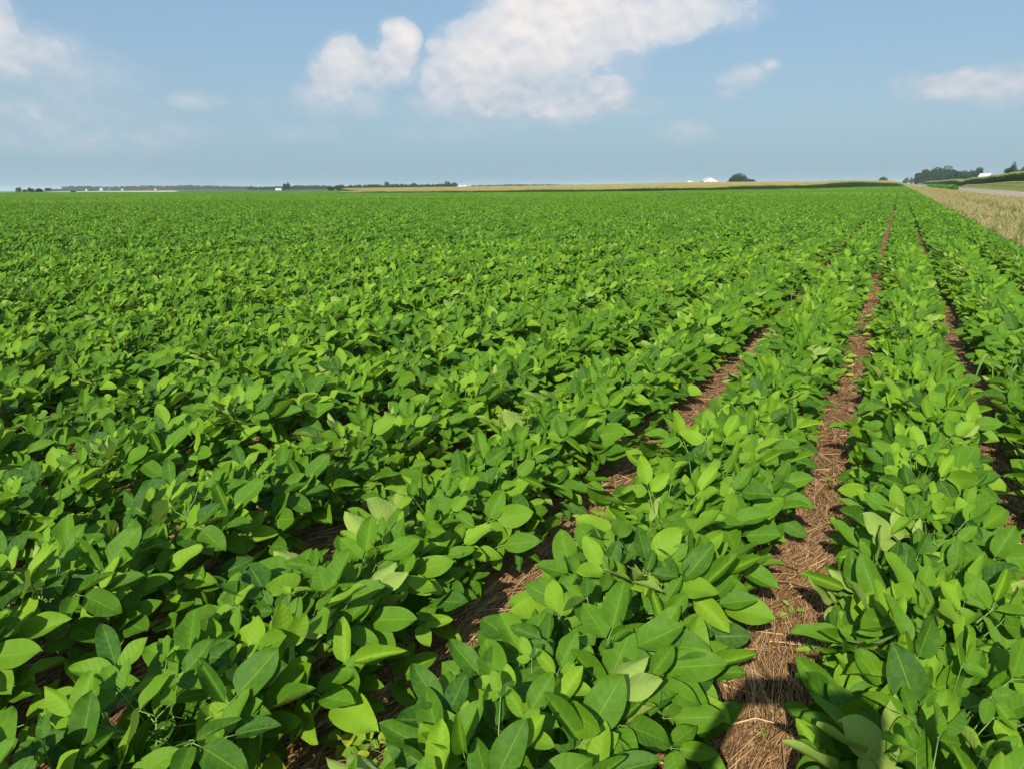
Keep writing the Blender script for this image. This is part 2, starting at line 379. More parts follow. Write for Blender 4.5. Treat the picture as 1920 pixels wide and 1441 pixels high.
for y_ in (120, 170, 220, 270, 320, 450, 600, 800, 1100, 1500, 2100):
    for x_ in (0, 8, 25, 60): CP.append((x_, y_, .2 if 330 < y_ < 1000 and x_ < 5 else 0.0))
for px in range(-100, 1690, 200):
    for d_, z_ in ((110, -.08), (150, -.28), (185, -.55)): v = at(px, 350, d_); CP.append((v[0], v[1], z_ * float(np.interp(px, [300, 700, 1100, 1400, 1600], [.3, 1, 1, .35, 0]))))
for px in (-300, 500, 1300, 2100): v = at(px, 350, 8000); CP.append((v[0], v[1], 0))
CP = np.array(CP)
def g(X, Y):
    X = np.asarray(X, float); Y = np.asarray(Y, float); sh = X.shape; X = X.ravel(); Y = Y.ravel(); o = np.zeros(len(X))
    rc = np.hypot(CP[:, 0], CP[:, 1])
    for i in range(0, len(X), 4000):
        x, y = X[i:i + 4000, None], Y[i:i + 4000, None]
        d2 = (x - CP[:, 0]) ** 2 + (y - CP[:, 1]) ** 2 + (.035 * rc + 3) ** 2
        w = d2 ** -1.6; o[i:i + 4000] = (w * CP[:, 2]).sum(1) / w.sum(1)
    r = np.hypot(X, Y); k = np.clip((r - 55) / 75, 0, 1); o *= k * k * (3 - 2 * k)
    # the bank between the road and the right-hand corn
    bh = np.interp(Y, [60, 120, 160, 205, 280, 340, 600, 1000, 2000], [.7, 1.3, 1.35, 1.4, .8, .62, .45, .35, .1]); b = np.clip((X - 17.6) / 4.4, 0, 1)
    o += bh * b * b * (3 - 2 * b) * (Y > 0) + np.clip((X - 25) / 40, 0, 1) * .7 * (Y > 60)
    return o.reshape(sh)
def gp(x, y): return float(g(np.array([x]), np.array([y]))[0])
EDGE = np.array([at(*e)[:2] for e in CORN_EDGE])          # the near edge of the corn, left to right
def az_of(X, Y): return np.arctan2(X, Y)
EAZ = az_of(EDGE[:, 0], EDGE[:, 1]); ERD = np.hypot(EDGE[:, 0], EDGE[:, 1])
def corn_start(X, Y):                                     # distance of the corn edge in that direction
    a = az_of(X, Y); return np.interp(a, EAZ, ERD, left=9e9, right=9e9)

AZL = azel(-260, 360)[0]; AZR = azel(2120, 345)[0]; AZ640 = azel(640, 360)[0]
angs = np.unique(np.concatenate([np.arange(-180, 181, 3.0), np.arange(-75, 25, .4)])) * math.pi / 180
angs = angs[:-1] if abs(angs[-1] - math.pi) < 1e-6 and abs(angs[0] + math.pi) < 1e-6 else angs
rads = np.concatenate([[.4, 1, 2], np.geomspace(4, 9000, 150)])
A_, R_ = np.meshgrid(angs, rads, indexing='ij'); GX = R_ * np.sin(A_); GY = R_ * np.cos(A_); GZ = g(GX, GY)
acc = Acc(); na, nr = A_.shape
V = np.stack([GX, GY, GZ], -1).reshape(-1, 3)
ii, kk = np.meshgrid(np.arange(na), np.arange(nr - 1), indexing='ij'); j2 = (ii + 1) % na
q = np.stack([ii * nr + kk, ii * nr + kk + 1, j2 * nr + kk + 1, j2 * nr + kk], -1).reshape(-1, 4)[:, ::-1]
# crop on the ground: x = grass, y = stubble, z = green crop far away
cs = corn_start(GX, GY)
grass = ((GX > 2.0) | (GY < -6)).astype(float)
headl = ((R_ > cs - 9) & (R_ < cs + 2)).astype(float)
stub = ((A_ < azel(330, 360)[0]) & (A_ > azel(-600, 360)[0]) & (R_ > 585) & (R_ < 1700)).astype(float)
grn = ((R_ > 60) & (R_ < 585)).astype(float) * (1 - grass)
far = ((R_ >= 585)).astype(float) * (1 - stub)
A3 = np.stack([np.maximum(grass, 0), np.maximum(stub, headl), np.maximum(grn, far) * (1 - headl)], -1)
acc.add(V, q, a=A3.reshape(-1, 3))
c0 = np.array([[0, 0, 0.]]); acc.add(c0); tri = [[acc.n - 1, ((i + 1) % na) * nr, i * nr] for i in range(na)]; acc.t.append(np.array(tri)); acc.mt.append(np.zeros(len(tri)))
m, t, o = new_mat("ground_soil"); at_ = t.n.new('ShaderNodeAttribute'); at_.attribute_name = 'luv'; gx_, gs_, gg_ = t.xyz(at_.outputs['Vector'])
tc = t.n.new('ShaderNodeTexCoord'); mp = t.n.new('ShaderNodeMapping'); t.l.new(tc.outputs['Object'], mp.inputs[0]); mp.inputs['Scale'].default_value = (60, 6, 10)
st = t.noise(mp.outputs[0], 1.0, 6, .7, 1.2); lg = t.noise(tc.outputs['Object'], .35, 5)
c = t.mix(t.ramp(st, .35, .66), (.022, .016, .010), (.13, .085, .045)); c = t.mix(t.ramp(lg, .3, .7, 0, .4), c, (.05, .035, .022))
c = t.mix(gg_, c, t.mix(t.ramp(lg, .3, .7), (.050, .12, .020), (.07, .15, .025)))
c = t.mix(gx_, c, t.mix(t.ramp(lg, .3, .7), (.11, .17, .035), (.20, .20, .07)))
c = t.mix(gs_, c, t.mix(t.ramp(lg, .3, .7), (.50, .42, .27), (.58, .48, .32)))
b = t.n.new('ShaderNodeBsdfPrincipled'); t.l.new(c, b.inputs['Base Color']); b.inputs['Roughness'].default_value = .9; b.inputs['Specular IOR Level'].default_value = .1
bp = t.n.new('ShaderNodeBump'); bp.inputs['Strength'].default_value = .6; bp.inputs['Distance'].default_value = .01; t.l.new(st, bp.inputs['Height']); t.l.new(bp.outputs[0], b.inputs['Normal'])
t.l.new(b.outputs[0], o.inputs[0])
tag(link('ground', acc.mesh('ground', m)), kind='structure')

# road: crowned asphalt strip with gravel shoulder
def strip(x0, x1, y0, y1, dz, crown=0.0, n=260, nx=6):
    ys = np.concatenate([np.linspace(y0, 60, 30), np.geomspace(62, y1, n)]); xs = np.linspace(x0, x1, nx + 1)
    X, Y = np.meshgrid(xs, ys, indexing='ij'); Z = g(X, Y) + dz + crown * (1 - ((X - (x0 + x1) / 2) / ((x1 - x0) / 2)) ** 2)
    Z[0] -= .12; Z[-1] -= .12
    a = Acc(); k = len(ys); i, j = np.meshgrid(np.arange(nx), np.arange(k - 1), indexing='ij')
    a.add(np.stack([X, Y, Z], -1).reshape(-1, 3), np.stack([i * k + j, (i + 1) * k + j, (i + 1) * k + j + 1, i * k + j + 1], -1).reshape(-1, 4)); return a
m, t, o = new_mat("road_asphalt"); tc = t.n.new('ShaderNodeTexCoord'); n1 = t.noise(tc.outputs['Object'], 30, 4); n2 = t.noise(tc.outputs['Object'], .3, 4)
mp = t.n.new('ShaderNodeMapping'); t.l.new(tc.outputs['Object'], mp.inputs[0]); mp.inputs['Scale'].default_value = (.8, .02, 1); n3 = t.noise(mp.outputs[0], 1.0, 3)
c = t.mix(t.ramp(n1, .3, .7), (.34, .27, .195), (.45, .365, .27)); c = t.mix(t.ramp(n2, .35, .7, 0, .35), c, (.27, .22, .165)); c = t.mix(t.ramp(n3, .45, .62, 0, .35), c, (.25, .205, .155))
b = t.n.new('ShaderNodeBsdfPrincipled'); t.l.new(c, b.inputs['Base Color']); b.inputs['Roughness'].default_value = 1.0; b.inputs['Specular IOR Level'].default_value = .08; t.l.new(b.outputs[0], o.inputs[0])
tag(link('road', strip(9.3, 16.6, -40, 2500, .06, .05).mesh('road', m)), kind='structure')
Mg = plain("gravel_shoulder", (.42, .36, .29), .95, .25, 12)
tag(link('gravel_shoulder', strip(8.9, 10.0, -40, 2500, .04, .0, nx=4).mesh('gravel_shoulder', Mg)), kind='structure')
tag(link('gravel_shoulder', strip(16.3, 17.3, -40, 2500, .04, .0, nx=4).mesh('gravel_shoulder', Mg)), kind='structure')

# ------------------------------------------------------------------ soybeans
SP = .735; X1 = .17                                       # row spacing; centre of the row at the camera's feet
def unit(v): return v / (np.linalg.norm(v, axis=-1, keepdims=True) + 1e-9)
def soy_plant(rng, lod, scale=1.0, side=None):
    """returns (stem Acc, foliage Acc) of one bushy soybean plant about 0.52 m high"""
    st, fo = Acc(), Acc()
    H = rng.uniform(.245, .30) * scale
    ntri = {0: 27, 1: 24, 2: 14}[lod]
    lean = rng.uniform(-.04, .04, 2)
    if lod == 0:
        k = np.linspace(0, 1, 7); sway = np.stack([lean[0] * k + .008 * np.sin(k * 7), lean[1] * k + .008 * np.cos(k * 6), H * k], -1)
        tubes(st, sway[None], np.linspace(.0042, .0018, 7), 5)
    B, D, Nn, L, Wd, rn, Fo, Cu = [], [], [], [], [], [], [], []
    pet = []; petl = []
    az0 = rng.uniform(0, 6.28)
    for i in range(ntri):
        f = (i + .6) / ntri
        if lod == 2: f = .45 + .55 * f
        zn = H * (.22 + .74 * f ** .9)
        a = az0 + i * 2.4 + rng.uniform(-.5, .5)
        low = 1 - f
        rout = (.05 + .160 * (1 - f ** 2.2) + rng.uniform(-.03, .05)) * (1.0 if lod else 1.0)
        rise = rng.uniform(.02, .08) + .04 * f
        dirh = np.array([math.cos(a), math.sin(a) * .8, 0.])
        p0 = np.array([lean[0] * f, lean[1] * f, zn]); p1 = p0 + dirh * rout + np.array([0, 0, rise])
        p1[2] = min(p1[2], .355 * scale + rng.uniform(-.03, .04))
        if lod == 0:
            pm = (p0 + p1) / 2 + dirh * .012 - np.array([0, 0, .012]) + rng.normal(0, .004, 3); pet.append([p0, pm, p1])
        sz = rng.uniform(.066, .124) * (.80 + .30 * math.sin(math.pi * min(1, f * .9 + .12))) * scale ** .5
        if f > .93: sz *= .7
        if lod == 2: sz *= 1.25
        sunw = rng.uniform(.35, 1.2)
        nrm = unit(np.array([0, 0, 1.]) * rng.uniform(.15, .7) + sund * sunw + rng.normal(0, .36, 3) - dirh * .15 * low)
        if rng.random() < .022: nrm = unit(-nrm + rng.normal(0, .3, 3)); flip = 1
        out = dirh + np.array([0, 0, rng.uniform(.1, 1.3) * (.25 + f)]) + rng.normal(0, .2, 3)
        out = unit(out - (out @ nrm) * nrm)
        sidev = np.cross(out, nrm); r0 = rng.random()
        for kx in (-1, 0, 1):
            ang = kx * rng.uniform(.85, 1.35)
            dd = out * math.cos(ang) + sidev * math.sin(ang) + rng.normal(0, .12, 3)
            bb = p1 + (out * (.024 if kx == 0 else .002) + sidev * .006 * kx) * (sz / .1)
            B.append(bb); D.append(unit(dd)); Nn.append(unit(nrm + rng.normal(0, .17, 3) + sidev * kx * -.18 * rng.uniform(-.4, 1.4)))
            s_ = sz * (1.08 if kx == 0 else rng.uniform(.86, 1.0)); L.append(s_); Wd.append(s_ * rng.uniform(.52, .68)); rn.append(min(.999, max(0, r0 * .55 + rng.random() * .45 - .1 + .16 * f)))
            Fo.append(rng.choice([.18, .32, .55, .95], p=[.30, .32, .25, .13])); Cu.append(rng.uniform(-.20, .20))
            if lod == 0: petl.append([p1, (p1 + bb) / 2, bb])
    B, D, Nn = np.array(B), np.array(D), np.array(Nn)
    nu, nv, wv = {0: (6, 10, .055), 1: (2, 4, .03), 2: (2, 2, 0)}[lod]
    leaves(fo, B, D, Nn, np.array(L), np.array(Wd), np.array(rn), nu, nv, np.array(Fo), np.array(Cu), wv, rng=rng)
    if lod == 0:
        tubes(st, np.array(pet), [.0019, .0016, .0014], 4); tubes(st, np.array(petl), [.0014, .0012, .0010], 3)
    return st, fo

NV = 16; PS = .172
near_parts = []; near_joined = []
for i in range(NV):
    r = np.random.default_rng(100 + i); s_, f_ = soy_plant(r, 0, r.uniform(.94, 1.08))
    near_parts.append((s_.mesh('stem', M_stem), f_.mesh('foliage', M_bean)))
    j = Acc(); j.merge(f_, mi=0); j.merge(s_, mi=1); near_joined.append(j.mesh('soybean_plant', [M_bean, M_stem]))
mid = []
SEG = 8
for i in range(12):
    r = np.random.default_rng(300 + i); a = Acc()
    for k in range(SEG):
        s_, f_ = soy_plant(r, 1, r.uniform(.92, 1.10)); a.merge(f_, off=(r.uniform(-.02, .02), (k + .5) * PS, 0))
    mid.append(a.mesh('soybean_row', M_beanfar))
farp = []; FR, FL = 8, 6.1
for i in range(6):
    r = np.random.default_rng(500 + i); a = Acc(); n = int(FL / .24)
    kinds = [soy_plant(r, 2, r.uniform(.92, 1.12))[1] for _ in range(14)]
    for rr_ in range(FR):
        for k in range(n):
            a.merge(kinds[r.integers(14)], rotz(r.uniform(-.3, .3)) * r.uniform(.95, 1.1), off=((rr_ + .5) * SP + r.uniform(-.03, .03), (k + .5) * FL / n + r.uniform(-.04, .04), 0))
    farp.append(a.mesh('soybean_patch', M_beanfar))

def sector(X, Y, m=.10): a = az_of(X, Y); return (a > AZL - m) & (a < AZR + m) & (Y > 0)
def rowoff(k): return {1: -.005, 0: .005, -1: .02, -2: -.01}.get(int(k), 0.0)
def rowwob(k, Y): return rowoff(k) + .012 * np.sin(Y * .7 + k * 2.1) + .01 * np.sin(Y * .23 + k)
P, IX, RZ, SC = [], [], [], []
ind = []
NEAR = 15.0
rows = np.arange(-60, 3)
for k in rows:
    x = X1 + k * SP
    ys = np.arange(-1.6, NEAR, PS) + rng.uniform(0, PS)
    ys = ys + rng.uniform(-.035, .035, len(ys)); xs = x + rowwob(k, ys) + rng.uniform(-.02, .02, len(ys))
    ok = (np.hypot(xs, ys) < NEAR) & ((sector(xs, ys, .25)) | (np.hypot(xs, ys) < 2.6)) & ~((np.abs(xs - .25) < .38) & (np.abs(ys + .36) < .34))
    for X_, Y_ in zip(xs[ok], ys[ok]): ind.append((X_, Y_, k))
ind = np.array(ind)
px, py, z = project(np.stack([ind[:, 0], ind[:, 1], np.full(len(ind), .25)], -1))
vis = (z > .1) & (px > -70) & (px < W0 + 70) & (py < H0 + 150)
dist = np.hypot(ind[:, 0], ind[:, 1]); order = np.argsort(np.where(vis, dist, 1e9)); chosen = np.zeros(len(ind), bool); chosen[order[:300]] = True
ROWNAME = {2: "third row right of the straw furrow", 1: "second row right of the straw furrow", 0: "first row right of the bare straw furrow",
           -1: "first row left of the bare straw furrow"}
ORD = ['', 'first', 'second', 'third', 'fourth', 'fifth', 'sixth', 'seventh', 'eighth', 'ninth', 'tenth', 'eleventh', 'twelfth', 'thirteenth', 'fourteenth', 'fifteenth']
src = {}
for (X_, Y_, k), ch in zip(ind, chosen):
    k = int(k); v = int(rng.integers(NV)); rz = rng.uniform(-.45, .45); sc = rng.uniform(.92, 1.08) * (1 + .05 * math.sin(Y_ * 1.7 + k * 2.3) + .04 * math.sin(Y_ * .6 - k))
    wide = {0: .90, -1: .945, 1: 1.04, -2: 1.0}.get(k, .92)
    if k == 0 and Y_ < 2.6: wide = .90
    if ch:
        root = empty('soybean_plant', (X_, Y_, 0), rz, (sc * wide, sc, sc))
        if v not in src:
            s_ = link('stem', near_parts[v][0], root); f_ = link('foliage', near_parts[v][1], root); src[v] = (s_, f_)
        else:
            for q_ in src[v]: c_ = q_.copy(); COL.objects.link(c_); c_.parent = root
        where = ROWNAME.get(k, "%s row left of the straw furrow" % ORD[min(15, -k)])
        root['label'] = 'leafy soybean plant in the ' + where
        tag(root, None, 'soybean plant', 'soybean plants in the nearest rows')
    else:
        P.append((X_, Y_, 0)); IX.append(v); RZ.append(rz); SC.append((sc * wide, sc, sc))
base = NV; MIDR = 75.0
for k in np.arange(-110, 3):
    x = X1 + k * SP
    y0 = math.sqrt(max(0, NEAR ** 2 - x * x)) if abs(x) < NEAR else 0.0
    y = y0
    while math.hypot(x, y) < MIDR + 1:
        if sector(np.array(x), np.array(y + .8)):
            P.append((x + rng.uniform(-.012, .012) + rowwob(k, y), y, gp(x, y) - .0)); IX.append(base + int(rng.integers(12))); RZ.append(0.0)
            m_ = rng.choice([-1, 1]); SC.append((m_ * rng.uniform(1.0, 1.12) * {0: .81, -1: .83, 1: .90, -2: .90}.get(int(k), .83), 1, rng.uniform(.92, 1.1)))
        y += SEG * PS
# far patches on a lattice that keeps the rows in line
PW = FR * SP; x0 = X1 + 2.5 * SP
fx = x0 - PW * np.arange(1, 110); fy = np.arange(20, 640, FL)
FX, FY = np.meshgrid(fx, fy, indexing='ij'); FX, FY = FX.ravel(), FY.ravel(); cx_, cy_ = FX + PW / 2, FY + FL / 2
rd = np.hypot(cx_, cy_); st_ = corn_start(cx_, cy_); azc = az_of(cx_, cy_)
lim = np.where(azc < AZ640, 560, np.where(st_ < 1e8, st_ - 8, 372))
ok = (rd > MIDR + 1) & (rd < lim) & sector(cx_, cy_, .03)
FX, FY = FX[ok], FY[ok]; FZ = g(FX + PW / 2, FY + FL / 2)
for a_, b_, c_ in zip(FX, FY, FZ):
    P.append((a_, b_, c_)); IX.append(base + 12 + int(rng.integers(6))); RZ.append(0.0); SC.append((1, 1, rng.uniform(.95, 1.12)))
o = instancer('soybean_plants', near_joined + mid + farp, P, IX, RZ, SC)
tag(o, 'rows of green soybean plants filling the field as far as the corn', 'soybean crop', kind='stuff')

# ------------------------------------------------------------------ straw mulch between the rows
def straw_tile(rng, n, w, l, h):
    a = Acc(); c = np.stack([rng.uniform(-w / 2, w / 2, n), rng.uniform(0, l, n), rng.uniform(.002, h, n) * (1 - .3 * rng.random(n))], -1)
    cl = rng.normal(0, .20, n) + .22 * np.sin(c[:, 1] * 5 + c[:, 0] * 6); wild = rng.random(n) < .12; cl[wild] = rng.uniform(-1.5, 1.5, wild.sum())
    L = rng.uniform(.07, .32, n); d = np.stack([np.sin(cl), np.cos(cl), rng.normal(0, .07, n)], -1); nrm = np.stack([np.cos(cl), -np.sin(cl), np.zeros(n)], -1)
    b = rng.normal(0, .012, n)
    Pp = np.stack([c - d * (L / 2)[:, None], c + nrm * b[:, None], c + d * (L / 2)[:, None]], 1); Pp[..., 2] = np.maximum(Pp[..., 2], .003)
    r = rng.uniform(.0010, .0027, n)
    tubes(a, Pp, np.stack([r, r, r * .8], 1), 3, rnd=rng.random(n) ** 1.2); return a
tiles = [straw_tile(np.random.default_rng(40 + i), 3800, .75, 1.0, .030).mesh('straw', M_straw) for i in range(4)]
P, IX, RZ, SC = [], [], [], []
for k in range(-14, 3):
    xx = X1 + (k - .5) * SP
    ymax = 45 if k == 0 else (26 if k >= -1 else 11)
    for y in np.arange(-1, ymax, .92):
        if y < 1.5 and k < -4: continue
        if not sector(np.array(xx), np.array(y + .5), .3) and y > 0: continue
        P.append((xx, y, 0)); IX.append(int(rng.integers(4))); RZ.append(0); SC.append((rng.choice([-1, 1]), 1, rng.uniform(.9, 1.4)))
for y in np.arange(26, 45, .92): pass
tag(instancer('straw_mulch', tiles, P, IX, RZ, SC), 'flattened brown rye straw covering the soil between soybean rows', 'straw', kind='stuff')
def rye_stem(p0, p1, lab):
    p0, p1 = np.array(p0), np.array(p1); a = Acc(); mid_ = (p0 + p1) / 2 + np.array([.01, .015, .012])
    tubes(a, np.array([[p0, mid_, p1]]), [.0026, .0024, .0016], 5, rnd=[.95])
    q_ = unit(p1 - p0); tubes(a, np.array([[p0 + (p1 - p0) * .5 + [0, 0, .010], p0 + (p1 - p0) * .515 + [0, 0, .012]]]), [.0036, .0034], 6, rnd=[.5])
    tag(link('rye_stem', a.mesh('rye_stem', M_straw)), lab, 'straw stem', 'long dry rye stems lying across the straw furrow')
def ground_px(px, py, z=0.0):
    v = pdir(px, py); k = (z - CAMH) / v[2]; return np.array([v[0] * k, v[1] * k, z])
rye_stem(ground_px(1436, 1046, .05), ground_px(1562, 1106, .05), 'longest dry rye stem lying slanted across the straw furrow')
rye_stem(ground_px(1412, 1084, .045), ground_px(1552, 1115, .045), 'thin dry rye stem crossing the furrow just below the longest one')
rye_stem(ground_px(1448, 1138, .04), ground_px(1548, 1110, .04), 'dry rye stem slanting upward to the right in the furrow')
rye_stem(ground_px(1360, 1360, .04), ground_px(1452, 1354, .04), 'lowest dry rye stem, lying level in the sunlit straw patch')

# ------------------------------------------------------------------ little weeds in the furrow
def weed(name, loc, n, size, lab, cat, seed, shape=.5, h=.05, grp=None):
    r = np.random.default_rng(seed); root = empty(name, loc); st, fo = Acc(), Acc()
    az = r.uniform(0, 6.28) + np.arange(n) * 2.4; zz = np.linspace(.2, 1, n) * h
    d = np.stack([np.cos(az), np.sin(az), r.uniform(-.1, .6, n)], -1); b0 = np.stack([0 * zz, 0 * zz, zz], -1)
    tip = b0 + unit(d) * (size * r.uniform(.3, .8, n))[:, None]
    tubes(st, np.array([[[0, 0, 0], [.003, .002, h * .5], [0, 0, h]]]), [.0018, .0015, .001], 4); tubes(st, np.stack([b0, (b0 + tip) / 2, tip], 1), [.001, .0009, .0008], 3)
    nrm = np.array([0, 0, 1.]) + sund * .5 + r.normal(0, .3, (n, 3))
    leaves(fo, tip, d, nrm, size * r.uniform(.7, 1.1, n), size * shape * r.uniform(.8, 1.2, n), r.uniform(.3, 1, n), 4, 6, .2, .15, .08, rng=r)
    link('stem', st.mesh('stem', M_stem), root); link('foliage', fo.mesh('foliage', M_greenweed), root)
    tag(root, lab, cat, grp)
G_ = 'small weeds in the straw'
weed('weed_seedling', ground_px(1482, 1166), 6, .032, 'tiny yellow-green seedling alone on the sunlit straw', 'weed', 1, grp=G_)
weed('weed_seedling', ground_px(1536, 1246), 10, .045, 'yellowing small weed at the edge of the row right of the furrow', 'weed', 2, .7, .07, grp=G_)
weed('weed_seedling', ground_px(1430, 1395), 4, .014, 'smallest green sprout in the lower sunlit straw', 'weed', 3, grp=G_)
weed('weed_seedling', ground_px(1610, 636), 22, .075, 'bright green leafy weed farthest up the straw furrow', 'weed', 4, .6, .20, grp=G_)
weed('weed_seedling', ground_px(1574, 712), 20, .07, 'yellow-green weed in the furrow below the farther weed', 'weed', 5, .6, .16, grp=G_)
weed('weed_seedling', ground_px(1560, 930), 6, .04, 'pale little weed against the shaded side of the straw furrow', 'weed', 6, .4, .07, grp=G_)
weed('broadleaf_weed', ground_px(664, 1410), 16, .05, 'dark green ragged weed in the shaded straw at the bottom', 'weed', 7, .75, .10, grp=G_)
weed('broadleaf_weed', ground_px(700, 1440), 12, .05, 'yellow-green ragged weed beside the dark one at the bottom', 'weed', 8, .7, .08, grp=G_)
weed('weed_seedling', ground_px(1885, 810), 6, .045, 'yellowish weed seedling in the dark gap on the right', 'weed', 9, .7, .09, grp=G_)

def grass_weed(loc, n, h, lab, seed, spread=.5):
    r = np.random.default_rng(seed); root = empty('grass_weed', loc); st, bl = Acc(), Acc()
    for i in range(n):
        a = r.uniform(0, 6.28) if spread < 1 else [2.9, .6, .2, -2.6, 3.3][i % 5]; hh = h * r.uniform(.75, 1.05); b0 = np.array([r.uniform(-.03, .03), r.uniform(-.03, .03), 0])
        top = b0 + [.1 * hh * math.cos(a), .1 * hh * math.sin(a), hh * .8]
        tubes(st, np.array([[b0, (b0 + top) / 2 + [.004, 0, 0], top]]), [.003, .0024, .0018], 5)
        k = np.linspace(0, 1, 11); arc = np.stack([math.cos(a) * .24 * k, math.sin(a) * .24 * k, .55 * k - .95 * k ** 2.2], -1) * hh * .9; c = top + arc
        w = .010 * np.sin(math.pi * np.clip(k * .85 + .12, 0, 1)) + .0012; sd = np.array([-math.sin(a), math.cos(a), 0.])
        V_ = np.stack([c - sd * w[:, None], c + np.array([0, 0, -.002]), c + sd * w[:, None]], 1).reshape(-1, 3)
        q_ = [[j * 3 + m_, j * 3 + m_ + 1, j * 3 + m_ + 4, j * 3 + m_ + 3] for j in range(10) for m_ in (0, 1)]
        A_ = np.zeros((33, 3)); A_[:, 0] = np.tile([-1, 0, 1], 11); A_[:, 1] = np.repeat(k, 3); A_[:, 2] = r.uniform(.2, .7); bl.add(V_, q_, a=A_)
    link('stem', st.mesh('stem', M_stem), root); link('blade', bl.mesh('blade', M_greenweed), root); tag(root, lab, 'grass weed', 'tall grass weeds among the rows')
gxp = ground_px(1862, 792); grass_weed(gxp, 4, .50, 'arching broad-bladed grass in the dark gap between right-hand rows', 11, 2)
def stalk(px, py, d, h, lab, seed):
    p = at(px, py, d); root = empty('grass_weed', (p[0], p[1], 0)); r = np.random.default_rng(seed); st, hd = Acc(), Acc()
    tubes(st, np.array([[[0, 0, 0], [.01, 0, h * .5], [.02, .01, h]]]), [.003, .0025, .0015], 5)
    n = 40; zz = r.uniform(.82, 1.0, n) * h; b0 = np.stack([.02 * zz / h, .01 * zz / h, zz], -1); d_ = r.normal(0, 1, (n, 3)) * [.3, .3, .2] + [0, 0, 1.]
    leaves(hd, b0, d_, r.normal(0, 1, (n, 3)), .03, .008, r.random(n), 2, 3, .3, 0, rng=r)
    link('stem', st.mesh('stem', M_stem), root); link('seed_head', hd.mesh('seed_head', M_greenweed), root); tag(root, lab, 'grass weed', 'tall grass weeds among the rows')
stalk(1485, 520, 7.4, .80, 'single tall grass stalk sticking up above the mid rows', 21); stalk(1429, 500, 9.0, .78, 'single pale grass stalk left of the taller one in the rows', 22)

# ------------------------------------------------------------------ roadside grass
def tuft(rng, n, w, l, hmin, hmax, dry, lod=0):
    """a tile of upright grass: green blades at the foot, tan stalks with seed heads above"""
    a = Acc(); b = np.stack([rng.uniform(0, w, n), rng.uniform(0, l, n), np.zeros(n)], -1); clump = .5 + .5 * np.sin(b[:, 0] * 4 + b[:, 1] * 3)
    h = rng.uniform(hmin, hmax, n) * (.75 + .4 * clump); isd = rng.random(n) < dry
    az = rng.uniform(0, 6.28, n); ln = rng.uniform(.05, .35, n); d = np.stack([np.cos(az) * ln, np.sin(az) * ln, np.ones(n)], -1); nn = np.stack([np.sin(az + 1.57 * rng.random(n)), np.cos(az), 0 * az + .2], -1)
    g_ = ~isd
    leaves(a, b[g_], d[g_], nn[g_], h[g_] * .62, .011, rng.random(g_.sum()), 1, 3, 0, rng.uniform(.05, .4, g_.sum()), 0, 'blade', 0, rng)
    leaves(a, b[isd], d[isd] * [.5, .5, 1], nn[isd], h[isd], .005, rng.random(isd.sum()), 1, 2, 0, .08, 0, 'rect', 1, rng)
    tp = b[isd] + unit(d[isd] * [.5, .5, 1]) * (h[isd] * .78)[:, None]
    for _ in range(2): leaves(a, tp + rng.normal(0, .012, tp.shape), d[isd] * [1, 1, 1] + rng.normal(0, .2, tp.shape), rng.normal(0, 1, tp.shape), h[isd] * .24, .015, rng.random(isd.sum()), 1, 2, 0, .1, 0, 'ovate', 1, rng)
    return a.mesh('grass', [M_grass, M_drygrass])
gt = [tuft(np.random.default_rng(60 + i), 1300, 1, 1, .30, .58, dr) for i, dr in enumerate((.32, .24, .16, .05, .03))]
gl = [tuft(np.random.default_rng(70 + i), 700, 1, 1, .10, .22, .12) for i in range(2)]
gf = [tuft(np.random.default_rng(75 + i), 1500, 4, 4, .30, .55, .5) for i in range(2)]
P, IX, RZ, SC = [], [], [], []
for y in np.arange(12, 330, 1.0):
    for x in np.arange(2.10, 8.9, 1.0):
        if y > 260: break
        if not sector(np.array(x), np.array(y), .06): continue
        nzv = math.sin(x * .9 + y * .11) + math.sin(y * .23 + 1.3) + rng.normal(0, .5)
        nzv += .9 * math.sin(x * .31 - y * .047 + 2) + rng.normal(0, .4)
        near_ = x < 3.9
        v = int(rng.integers(3, 5)) if x < 3.0 or (near_ and nzv > -.8) or nzv > .75 or (y < 24 and x < 3.2) else int(rng.integers(0, 3))
        if x > 5.6: v = 5 + int(rng.integers(2))
        P.append((x + rng.uniform(-.25, .35), y, gp(x, y))); IX.append(v); RZ.append(0.0); SC.append((1, 1, rng.uniform(.8, 1.2) * (.8 if near_ else 1)))
for y in np.arange(260, 900, 4.0): P.append((2.6, y, gp(4, y))); IX.append(7 + int(rng.integers(2))); RZ.append(0); SC.append((1.15, 1, 1))
for y in np.arange(60, 420, 1.5):                                          # mown green strip beyond the road, tan towards the corn
    for x in np.arange(17.2, 23.5, 1.5):
        if sector(np.array(x), np.array(y), .03): P.append((x, y, gp(x, y))); IX.append(int(rng.integers(0, 2)) if x > 20.5 and rng.random() < .8 else 5 + int(rng.integers(2))); RZ.append(0); SC.append((1.5, 1.5, 1.0 if x < 20.5 else .6))
tag(instancer('roadside_grass', gt + gl + gf, P, IX, RZ, SC), 'tall tan seed grass with green patches along the road', 'grass', kind='stuff')
